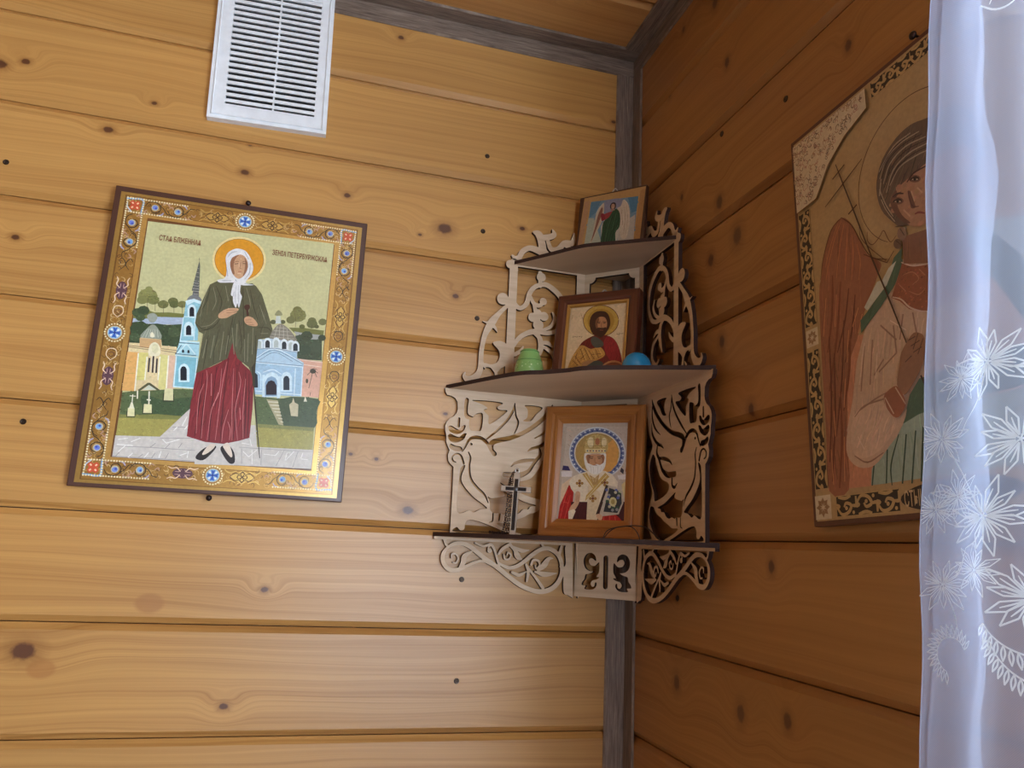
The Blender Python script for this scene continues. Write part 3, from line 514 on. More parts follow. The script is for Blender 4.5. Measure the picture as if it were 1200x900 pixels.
PAINT={'left':'P0:-1269,3726,1281,3792,1286,434,-1254,411 P1:-1270,2434,-1173,2464,-1011,2424,-825,2448,-626,2452,-635,2330,-997,2319,-1268,2302 P2:-1264,2308,-1092,2325,-972,2367,-643,2397,-638,2291,-958,2262,-1268,2246 P3:-1268,2250,-1149,2282,-1082,2247,-960,2271,-833,2266,-647,2302,-628,1960,-1264,1885 P4:-1157,2404,-1168,2362,-1206,2336,-1253,2337,-1288,2366,-1294,2408,-1268,2445,-1223,2458,-1179,2442 P3:-1076,2442,-1088,2394,-1131,2365,-1183,2366,-1222,2398,-1228,2446,-1200,2486,-1149,2502,-1100,2484 P4:-1117,2339,-1127,2302,-1161,2278,-1203,2279,-1233,2305,-1239,2343,-1216,2375,-1175,2387,-1137,2373 P3:-1162,2176,-1172,2136,-1207,2112,-1251,2114,-1283,2140,-1289,2180,-1265,2213,-1223,2226,-1182,2211 P3:-1061,2153,-1072,2111,-1110,2085,-1157,2087,-1192,2115,-1197,2158,-1172,2194,-1126,2207,-1083,2191 P3:-776,2188,-788,2142,-831,2112,-884,2114,-923,2146,-929,2193,-900,2234,-849,2249,-800,2231 P4:-641,2187,-654,2136,-702,2103,-761,2106,-804,2141,-810,2193,-778,2238,-721,2254,-667,2234 P3:-721,2072,-732,2030,-771,2004,-819,2005,-854,2034,-859,2077,-833,2113,-787,2126,-742,2110 P4:-1141,2056,-1152,2014,-1190,1988,-1236,1990,-1271,2019,-1277,2061,-1251,2097,-1206,2110,-1163,2094 P3:-617,2067,-627,2029,-662,2006,-705,2008,-736,2033,-741,2071,-717,2103,-676,2115,-636,2101 P5:-1004,2665,-1016,2605,-1064,2559,-1131,2542,-1198,2558,-1242,2602,-1250,2661,-1219,2716,-1159,2749,-1089,2750,-1031,2719 P6:-972,2606,-980,2569,-1010,2541,-1052,2530,-1094,2540,-1122,2567,-1126,2604,-1107,2639,-1070,2659,-1026,2660,-990,2640 P7:-1119,2586,-1126,2553,-1153,2528,-1191,2518,-1228,2527,-1252,2552,-1257,2585,-1240,2615,-1206,2634,-1167,2635,-1135,2617 P8:-848,2561,-855,2527,-882,2502,-920,2492,-958,2501,-983,2526,-987,2559,-970,2590,-936,2609,-896,2609,-863,2591 P9:-733,2621,-739,2590,-765,2565,-801,2556,-836,2564,-860,2588,-864,2619,-847,2648,-815,2666,-778,2666,-747,2650 P10:-714,2579,-721,2549,-745,2526,-780,2517,-813,2525,-835,2547,-839,2577,-824,2605,-793,2621,-757,2622,-728,2606 P11:-615,2592,-621,2564,-644,2542,-677,2533,-710,2541,-731,2562,-734,2590,-719,2617,-690,2633,-656,2633,-628,2618 P12:-1079,2753,-1083,2730,-1101,2713,-1126,2706,-1152,2712,-1168,2729,-1171,2751,-1160,2772,-1137,2784,-1111,2785,-1089,2773 L13w0.5:-1124,2621,-1108,2446 L13w0.5:-1022,2564,-1006,2442 L13w0.5:-909,2544,-898,2421 L13w0.5:-779,2561,-765,2447 L13w0.5:-674,2575,-658,2452 F14:-1140,2047,-1074,2186,-1019,2246,-953,2219,-877,2062 F15:-1098,2368,-1026,2413,-965,2368,-993,2284,-1056,2285 L16w0.35:-1117,2050,-1072,2178 L16w0.35:-1078,2055,-1048,2181 L16w0.35:-1038,2060,-1023,2184 L16w0.35:-998,2065,-999,2187 L16w0.35:-958,2069,-974,2190 L16w0.35:-918,2074,-949,2193 P17:-1267,1963,-1137,1970,-1140,2047,-876,2053,-857,1968,-669,1973,-622,1362,-1266,1297 P18:-1147,2041,-876,2050,-860,1898,-1131,1922 P19:-1272,1833,-1128,1841,-1100,1305,-1266,1297 P20:-1128,1841,-1012,1846,-992,1469,-1113,1457 P21:-864,1845,-754,1840,-723,1360,-824,1367 P22:-754,1840,-666,1850,-630,1370,-715,1361 L23w0.7:-1267,1902,-1003,1890 L23w0.7:-856,1898,-666,1889 L23w0.7:-1269,1923,-1006,1916 L23w0.7:-859,1924,-662,1921 F24:-1000,1812,-1008,1950,-948,2006,-878,1948,-870,1827 P25:-893,1920,-892,1900,-896,1881,-904,1865,-914,1855,-927,1850,-941,1852,-954,1860,-966,1873,-974,1890,-979,1910,-979,1930,-976,1949,-968,1965,-957,1976,-945,1980,-931,1979,-918,1971,-906,1958,-898,1940 F26:-1019,2071,-1019,2132,-989,2136,-965,2077 L27w1.7:-1134,1831,-1108,1304 L27w1.7:-754,1840,-722,1352 L27w1.7:-1020,1793,-1005,1468 L27w1.7:-860,1811,-843,1485 L28w2:-988,1779,-977,1582 L28w2:-942,1810,-924,1579 L28w2:-892,1781,-878,1581 L29w0.8:-959,1800,-943,1586 L29w0.8:-917,1804,-899,1582 L30w0.5:-1248,1715,-1208,1702 L30w0.5:-1080,1717,-1040,1704 L30w0.5:-1276,1533,-1134,1548 L30w0.5:-1113,1508,-1007,1519 P31:-534,3252,-515,3181,-481,2810,-580,2797 L32w0.4:-551,3139,-520,3128 L32w0.4:-555,3076,-513,3067 L32w0.4:-558,3013,-505,3006 L32w0.4:-562,2950,-498,2945 L32w0.4:-565,2888,-490,2884 L32w0.4:-569,2826,-483,2823 L33w0.4:-540,3297,-530,3215 L33w0.4:-548,3268,-521,3268 P34:-551,2945,-516,2950,-474,2738,-564,2725 L35w0.45:-577,2914,-502,2914 L35w0.45:-572,2875,-497,2874 L35w0.45:-567,2835,-492,2835 L35w0.45:-562,2796,-487,2796 L35w0.45:-557,2757,-482,2756 F36:-614,2646,-595,2712,-527,2748,-465,2721,-438,2661 P37:-633,2634,-441,2646,-436,2436,-633,2416 P38:-641,2633,-612,2655,-535,2684,-438,2661,-437,2616,-529,2640,-610,2575 P38:-583,2399,-600,2531,-583,2581,-552,2600,-517,2590,-489,2546,-472,2413 P39:-560,2422,-573,2526,-564,2553,-547,2563,-528,2558,-513,2534,-500,2430 P37:-637,2410,-436,2413,-413,2091,-641,2064 P38:-597,2131,-614,2270,-596,2327,-560,2348,-520,2336,-488,2286,-471,2146 P39:-571,2152,-584,2255,-574,2284,-555,2296,-534,2289,-518,2263,-505,2160 L38w1.2:-632,2411,-436,2413 L38w1.2:-636,2401,-636,2064 L38w1.2:-484,2403,-460,2086 P40:-641,2067,-387,2077,-372,1867,-670,1859 L38w1.6:-640,2060,-386,2070 L38w1.6:-642,2011,-508,2018 L38w1.6:-655,1869,-549,2031 L38w1.6:-549,2031,-420,1896 L38w1.6:-672,1850,-374,1852 L41w0.8:-645,2035,-391,2044 L41w0.8:-674,1867,-610,2006 L41w0.8:-672,1876,-402,1877 P39:-591,1898,-595,1927,-591,1939,-583,1944,-574,1941,-567,1930,-563,1901 P39:-522,1900,-525,1930,-521,1942,-513,1947,-504,1944,-497,1933,-493,1904 P42:-664,1847,-373,1849,-362,1423,-648,1420 P38:-581,1487,-604,1668,-584,1728,-545,1751,-502,1737,-467,1683,-444,1501 P39:-562,1510,-582,1663,-570,1699,-547,1712,-521,1704,-501,1672,-481,1518 L38w1.6:-655,1843,-636,1424 L38w1.6:-388,1838,-372,1431 L38w1.6:-644,1416,-361,1421 P1:774,2430,994,2452,1266,2446,1264,2366,854,2365 P43:852,2384,1002,2373,1254,2374,1252,2254,940,2247 P44:877,2318,1002,2363,1084,2294,1251,2304,1277,2000,940,1981 P45:1116,2347,1107,2308,1074,2277,1028,2266,984,2277,956,2308,952,2348,974,2384,1014,2406,1061,2406,1099,2384 P46:1262,2196,1251,2152,1215,2118,1164,2106,1115,2119,1083,2153,1079,2197,1103,2237,1149,2261,1201,2261,1243,2237 P47:1114,2139,1104,2097,1070,2065,1021,2053,974,2066,944,2098,940,2140,963,2179,1006,2201,1056,2201,1096,2178 P48:1304,2340,1298,2314,1276,2293,1245,2286,1216,2294,1196,2314,1194,2340,1209,2365,1236,2380,1268,2380,1293,2365 P49:930,2714,923,2682,897,2658,862,2649,828,2658,806,2682,802,2713,819,2742,851,2759,887,2759,916,2742 P50:997,2642,984,2587,939,2544,876,2528,816,2544,777,2586,771,2641,801,2692,856,2722,921,2723,973,2693 P51:853,2554,846,2522,821,2499,786,2490,752,2499,730,2522,726,2553,743,2582,774,2599,810,2599,840,2582 P52:1144,2581,1137,2552,1113,2530,1081,2522,1049,2530,1029,2552,1026,2580,1042,2606,1071,2622,1104,2622,1131,2607 P53:1167,2534,1158,2496,1127,2467,1085,2457,1043,2467,1017,2496,1013,2533,1033,2567,1072,2588,1115,2588,1151,2568 P54:1294,2580,1288,2551,1264,2529,1231,2521,1200,2529,1179,2551,1176,2579,1192,2606,1221,2622,1255,2622,1282,2606 P55:995,2472,991,2452,975,2438,953,2432,931,2437,917,2452,915,2472,926,2490,946,2500,968,2500,987,2490 P56:720,2507,716,2489,701,2476,681,2470,662,2475,649,2489,648,2506,657,2523,675,2532,695,2532,712,2523 P57:1191,2496,1188,2480,1174,2468,1156,2464,1138,2468,1127,2480,1125,2496,1134,2511,1150,2520,1169,2520,1184,2511 P58:591,2490,587,2471,571,2456,549,2451,528,2456,514,2471,512,2490,523,2508,542,2518,564,2519,583,2508 L59w0.5:852,2603,864,2446 L59w0.5:1090,2514,1090,2454 P60:939,1991,1292,1982,1288,1451,1040,1449 L61w1.2:949,1979,1288,1970 L61w1.2:1020,1912,1281,1902 F62:520,2236,564,2368,641,2467,736,2439,833,2352,894,2228 L63w0.45:592,2244,617,2434 L63w0.45:656,2242,652,2454 L63w0.45:720,2240,698,2445 L63w0.45:784,2238,747,2421 L63w0.45:549,2308,841,2314 L63w0.45:570,2360,789,2367 L63w0.45:535,2263,864,2271 L63w0.45:602,2409,738,2414 P64:586,2466,583,2578,638,2586,662,2476 F65:564,2586,585,2648,610,2668,644,2646,664,2599 P66:354,2186,538,2238,924,2225,931,1980,358,2070 P67:351,2068,340,2165,356,2210,386,2227,418,2217,443,2178,454,2080 P68:372,2076,363,2154,372,2180,390,2191,409,2185,424,2162,432,2083 P67:466,2087,455,2185,471,2230,501,2247,533,2237,559,2197,570,2099 P69:487,2095,478,2174,487,2200,505,2210,524,2205,539,2181,547,2102 P67:582,2104,571,2203,587,2248,617,2265,650,2255,675,2215,686,2116 P68:602,2112,594,2192,603,2218,621,2228,640,2222,655,2199,664,2120 P67:692,2094,681,2192,698,2238,728,2255,761,2245,786,2205,796,2106 P69:713,2102,704,2181,714,2208,732,2218,751,2212,766,2189,774,2109 P67:787,2093,776,2192,793,2237,823,2254,856,2245,882,2204,892,2105 P68:808,2101,800,2181,809,2207,827,2218,846,2212,861,2188,870,2108 P67:848,2084,838,2183,855,2229,885,2246,918,2236,944,2196,954,2097 P69:869,2093,861,2172,871,2199,889,2209,908,2203,923,2180,931,2100 P70:358,2070,921,2077,929,1996,1031,1937,1049,1446,414,1415 P71:374,1927,618,2087,1019,1922,1022,1893,379,1880 L72w0.7:375,1918,620,2072,1020,1916 L72w0.7:379,1880,1023,1889 L72w0.7:430,1908,623,2043,880,1936 L72w0.7:368,2060,616,2100,921,2077 L73w1.3:374,1933,617,2093,1024,1932 L73w1.3:926,1843,949,1450 L73w1.3:1023,1883,1044,1450 L73w1.3:426,1464,1047,1469 L73w1.3:494,1738,623,1791,746,1737 L73w1.3:380,1870,1015,1873 P74:536,1386,510,1621,546,1720,612,1757,685,1735,741,1646,766,1409 P75:557,1401,537,1590,564,1665,615,1694,671,1677,714,1608,735,1419 P76:570,1421,555,1553,577,1614,618,1636,662,1623,697,1568,711,1436 P74:763,1489,742,1694,765,1758,808,1782,856,1768,893,1710,914,1504 P77:795,1513,778,1674,791,1710,815,1723,841,1715,861,1683,878,1521 P78:388,1727,427,1693,452,1514,400,1509 L74w1.6:403,1748,468,1697,490,1499 P74:489,1699,528,1704,559,1354,527,1351 P74:690,1702,737,1707,759,1364,723,1360 L79w0.7:1164,1772,1137,1575 L79w0.7:1165,1850,1100,1765 L79w0.7:1165,1850,1244,1810 L79w0.7:1174,1861,1158,1742 L79w0.7:1174,1861,1231,1750 L79w0.7:1129,1846,1182,1871 L79w0.7:1182,1871,1230,1857 L79w0.7:1096,1706,1108,1649 L79w0.7:1170,1520,1166,1471 P80:1215,1832,1207,1808,1182,1794,1152,1795,1131,1811,1129,1835,1146,1855,1176,1862,1203,1853 P81:1121,1680,1119,1657,1110,1644,1097,1647,1087,1664,1085,1688,1091,1707,1103,1712,1115,1701 P82:-1259,1271,-1130,1304,-829,1348,-632,1386,-374,1403,-375,1154,-496,998,-1083,961,-1248,954 F83:-1002,1263,-702,1208,-599,1252,-368,1292,-362,1181,-506,1014,-815,1011,-980,1096 P84:-1251,979,-1084,966,-785,1014,-484,1021,-582,880,-716,721,-1254,681 P85:-1251,979,-1085,978,-786,1022,-484,1021,-516,971,-808,953,-1252,929 P82:432,1388,738,1388,1287,1436,1275,1018,490,999 F86:767,1381,1282,1432,1271,1251,1277,1030,861,1017 P84:484,1003,1265,1017,1278,697,512,678 P87:484,1003,1265,1017,1265,964,490,955 P88:-367,1155,-382,1145,-716,721,-1259,692,-1258,410,-56,420,-148,1176 P88:262,964,478,983,533,683,1287,701,1286,434,325,412 L89w0.7:-1236,551,-817,568,-496,569,-91,576 L89w0.7:-713,702,-438,724,-206,744 L89w0.7:-580,864,-418,874 L89w0.7:-1255,419,-57,433 L89w0.7:-1181,474,-1224,413 L89w0.7:-817,568,-757,631 L89w0.7:-634,566,-582,637 L89w0.7:-895,471,-948,418 L89w0.7:-747,499,-783,422 L89w0.7:-581,512,-615,424 L89w0.7:-467,588,-430,658 L89w0.7:-234,590,-211,659 L90w1:-1225,576,-1030,576 L90w1:-1059,623,-954,681 L90w1:-1219,642,-1103,669 L90w1:-680,688,-628,642 L90w1:-628,642,-466,705 L90w1:-422,844,-384,915 L90w1:-1017,478,-1068,417 L90w1:-824,502,-874,424 L90w1:-675,530,-693,438 L90w1:-439,490,-351,531 L90w1:-339,557,-343,464 L90w1:-558,815,-519,869 L90w1:-413,1022,-459,891 L90w1:-1119,569,-1196,480 P88:-274,827,316,878,347,413,-241,388 L89w0.6:297,660,568,663,1281,672 L89w0.6:597,646,611,438 L89w0.6:898,670,811,443 L89w0.6:1084,666,1033,440 L89w0.6:334,644,358,438 L89w0.6:279,812,409,784 L91w0.9:357,608,437,538 L91w0.9:437,538,534,641 L91w0.9:471,636,493,438 L91w0.9:630,592,787,584 L91w0.9:787,584,826,645 L91w0.9:1029,661,931,528 L91w0.9:938,635,922,528 L91w0.9:1132,563,1226,560 L91w0.9:1151,652,1131,573 L91w0.9:427,786,456,692 L91w0.9:326,720,435,710 P92:-1167,1027,-1062,1025,-1054,953,-1163,948 P93:-1159,1074,-1079,1076,-1064,966,-1152,960 P94:-1146,1064,-1132,1149,-1112,1151,-1080,1070 L95w1.1:-1117,1134,-1124,1259 L95w1.1:-1159,1236,-1083,1238 P92:-981,1092,-855,1091,-847,1015,-977,1008 P93:-970,1143,-875,1146,-859,1029,-964,1021 L95w1.7:-910,1145,-930,1321 L95w1.7:-945,1204,-894,1202 L95w1.7:-1074,1315,-1062,1206 P92:-754,1313,-615,1310,-604,1205,-748,1198 P93:-744,1383,-638,1385,-617,1224,-734,1217 P96:-1072,1324,-964,1434,-934,1437,-799,1352,-820,1336,-945,1408,-1051,1306 P97:-1011,1330,-945,1408,-845,1350 P98:895,1315,930,1348,941,1418,967,1351,1020,1327,1030,1154,936,1157 P99:1087,1377,1102,1454,1134,1378 P100:583,1359,735,1358,847,1012,783,1020 L101w1.3:609,1326,746,1332 L101w1.3:641,1282,762,1286 L101w1.3:674,1238,778,1240 L101w1.3:706,1194,794,1195 L101w1.3:739,1150,810,1149 L101w1.3:772,1106,826,1104 L101w1.3:804,1062,842,1058 P102:354,3398,355,3329,341,3260,314,3195,274,3136,224,3085,164,3045,99,3016,29,2999,-41,2995,-111,3005,-176,3028,-235,3062,-285,3108,-325,3162,-353,3223,-368,3288,-369,3356,-357,3424,-331,3488,-293,3547,-244,3599,-185,3641,-120,3672,-50,3690,21,3694,92,3685,159,3663,219,3628,271,3582,312,3527,340,3465 P103:323,3393,324,3330,311,3268,286,3209,250,3155,204,3109,150,3072,90,3045,26,3030,-39,3026,-102,3035,-162,3056,-216,3087,-262,3128,-299,3178,-324,3233,-338,3293,-339,3354,-328,3416,-304,3475,-269,3529,-224,3576,-170,3614,-111,3642,-47,3658,19,3662,84,3654,145,3634,200,3602,247,3561,284,3511,310,3454 P104:315,3392,316,3331,303,3270,279,3213,244,3160,199,3115,146,3079,87,3053,25,3038,-38,3035,-100,3044,-159,3063,-212,3094,-257,3134,-292,3182,-317,3236,-330,3294,-331,3354,-320,3414,-297,3471,-263,3524,-219,3569,-167,3606,-108,3634,-46,3650,18,3654,81,3646,141,3626,195,3596,241,3555,277,3506,302,3451 P105:-368,1674,-199,1736,-64,1830,-21,2229,114,2246,207,1835,312,1753,384,1682,415,1198,419,801,287,747,94,689,-149,697,-384,754,-389,1052,-380,1504 P106:-253,2987,-351,2917,-404,2732,-471,2474,-474,2335,-410,2220,-352,2194,-358,1954,-376,1628,-157,1773,5,1881,43,2110,134,1896,298,1788,343,1705,405,1516,386,1820,380,2200,524,2246,558,2368,464,2610,358,2865,267,2976,206,3015,82,2969,-75,2995 L107w1.1:-341,2881,-366,2668,-440,2464 L107w1.1:-410,2220,-245,2295,-150,2446 L107w1.1:-460,2323,-340,2256,-202,2356 L107w1.1:-268,2906,-167,2695,-185,2525 L107w1.1:85,2941,147,2512,228,1912 L107w1.1:9,2494,-15,2158,-10,1898 L107w1.1:191,2914,255,2695,343,2481 L107w1.1:343,2369,483,2386,540,2337 L107w1.1:342,2257,379,1819 L107w1.1:90,2449,166,2125,172,1960 L107w1.1:-281,2181,-285,1908,-295,1690 L107w1.1:-156,2279,-181,1974,-171,1785 L107w1.1:-61,2765,-8,2632 L108w0.9:-373,2835,-408,2606,-425,2438 L108w0.9:-304,2886,-242,2685,-275,2541 L108w0.9:-394,2290,-275,2333,-188,2441 L108w0.9:-207,2190,-217,1861 L108w0.9:-90,2260,-92,1848 L108w0.9:72,2391,97,2062 L108w0.9:238,2272,272,1862 L108w0.9:292,2363,323,1978 L108w0.9:137,2934,213,2718,204,2576 L108w0.9:344,2707,414,2547,464,2440 L108w0.9:-144,2923,-80,2707 L108w0.9:-22,2213,-27,1937 L108w0.9:197,2184,234,1858 L108w0.9:-299,2124,-315,1850 L108w0.9:403,2292,505,2305 L108w0.9:15,2328,85,1950 P109:334,1786,375,1873,414,1522,387,1519 L110w1.4:-288,1647,-279,1133,-287,755 L110w1.4:-122,1750,-116,1148,-95,701 L110w1.4:19,1888,23,1281,48,701 L110w1.4:142,1804,198,1226,211,726 L110w1.4:263,1743,326,1190,349,785 L110w1.4:-228,1617,-225,1138,-207,727 L110w1.4:313,1699,366,1194,393,794 L111w0.8:-248,1687,-220,1545,-214,1139,-198,740 L111w0.8:-53,1733,-46,1394,-116,1148,-119,723 L111w0.8:-177,1647,-143,1337 L111w0.8:2,1837,-19,1446,-17,731 L111w0.8:176,1709,218,1542,192,1177,268,755 L111w0.8:103,1750,148,1173,197,749 L111w0.8:-258,1493,-297,1274,-271,804 L111w0.8:104,1169,65,927,68,715 L111w0.8:112,1002,159,888,164,746 L111w0.8:276,1622,292,1187,338,784 L111w0.8:-57,1393,-100,1197 L111w0.8:245,1206,275,1041 F112:-233,462,-220,528,-129,624,-34,655,7,639,-51,537,-140,448 F112:63,609,85,664,161,680,243,583,267,454,213,426,144,486 F113:-162,533,-90,660,-11,680,-29,613,-118,531 F113:94,646,110,695,163,699,225,551,202,519 L114w1.7:396,1536,468,1131,585,532 L115w3:176,2642,205,2520 F115:138,2657,165,2689,212,2684,211,2627,161,2612 F116:-192,3329,-171,3419,-106,3478,-37,3503,62,3481,137,3394,194,3258,181,3141,116,3011,239,2994,95,2966,29,2976,-36,2990,-220,2963,-259,2997,-163,3045,-160,3191 F117:-123,3274,-93,3364,-1,3419,81,3379,119,3281,114,3183,68,3090,10,3053,-57,3100,-103,3185 F118:-123,3274,-102,3357,-16,3411,-64,3334,-71,3218,-44,3122,-68,3110,-103,3185 F118:60,3382,115,3289,114,3183,72,3096,81,3198,80,3298 L119w0.7:-71,3287,-30,3311,-2,3298 L119w0.7:38,3309,72,3326,99,3313 L120w0.9:-61,3266,-11,3279 L120w0.9:45,3287,91,3294 L121w0.7:18,3301,17,3214,38,3212 L122w0.9:-2,3160,44,3167 L123w0.8:6,3356,23,3347 L123w0.8:5,3230,-8,3300 L123w0.8:-9,3130,42,3138 L124w0.8:-168,3347,-121,3426,-47,3458 L124w0.8:-164,3205,-130,3067 L124w0.8:147,3308,152,3165,98,3057 L124w0.8:51,3467,120,3362 L124w0.8:-203,2994,-77,3012 L124w0.8:105,2992,208,2996 L124w0.8:-29,3036,6,3001 F116:-43,2977,5,3012,55,2980,58,2861,91,2800,84,2729,70,2628,41,2695,29,2623,-16,2701,-30,2784,-59,2808 L125w0.6:-4,2957,-2,2802,30,2665 L125w0.6:26,2961,47,2780,65,2670 L125w0.6:-23,2855,-25,2784 F117:-188,2491,-150,2546,-84,2594,-6,2616,66,2614,55,2579,0,2566,57,2562,-18,2507,-76,2461,-168,2444 L118w0.6:-89,2571,53,2595 L118w0.6:-85,2532,39,2560 F117:158,2480,205,2520,277,2501,344,2431,333,2390,238,2389,181,2418 L118w0.6:178,2460,254,2475 L118w0.6:189,2434,271,2438 L118w0.6:218,2404,300,2406',
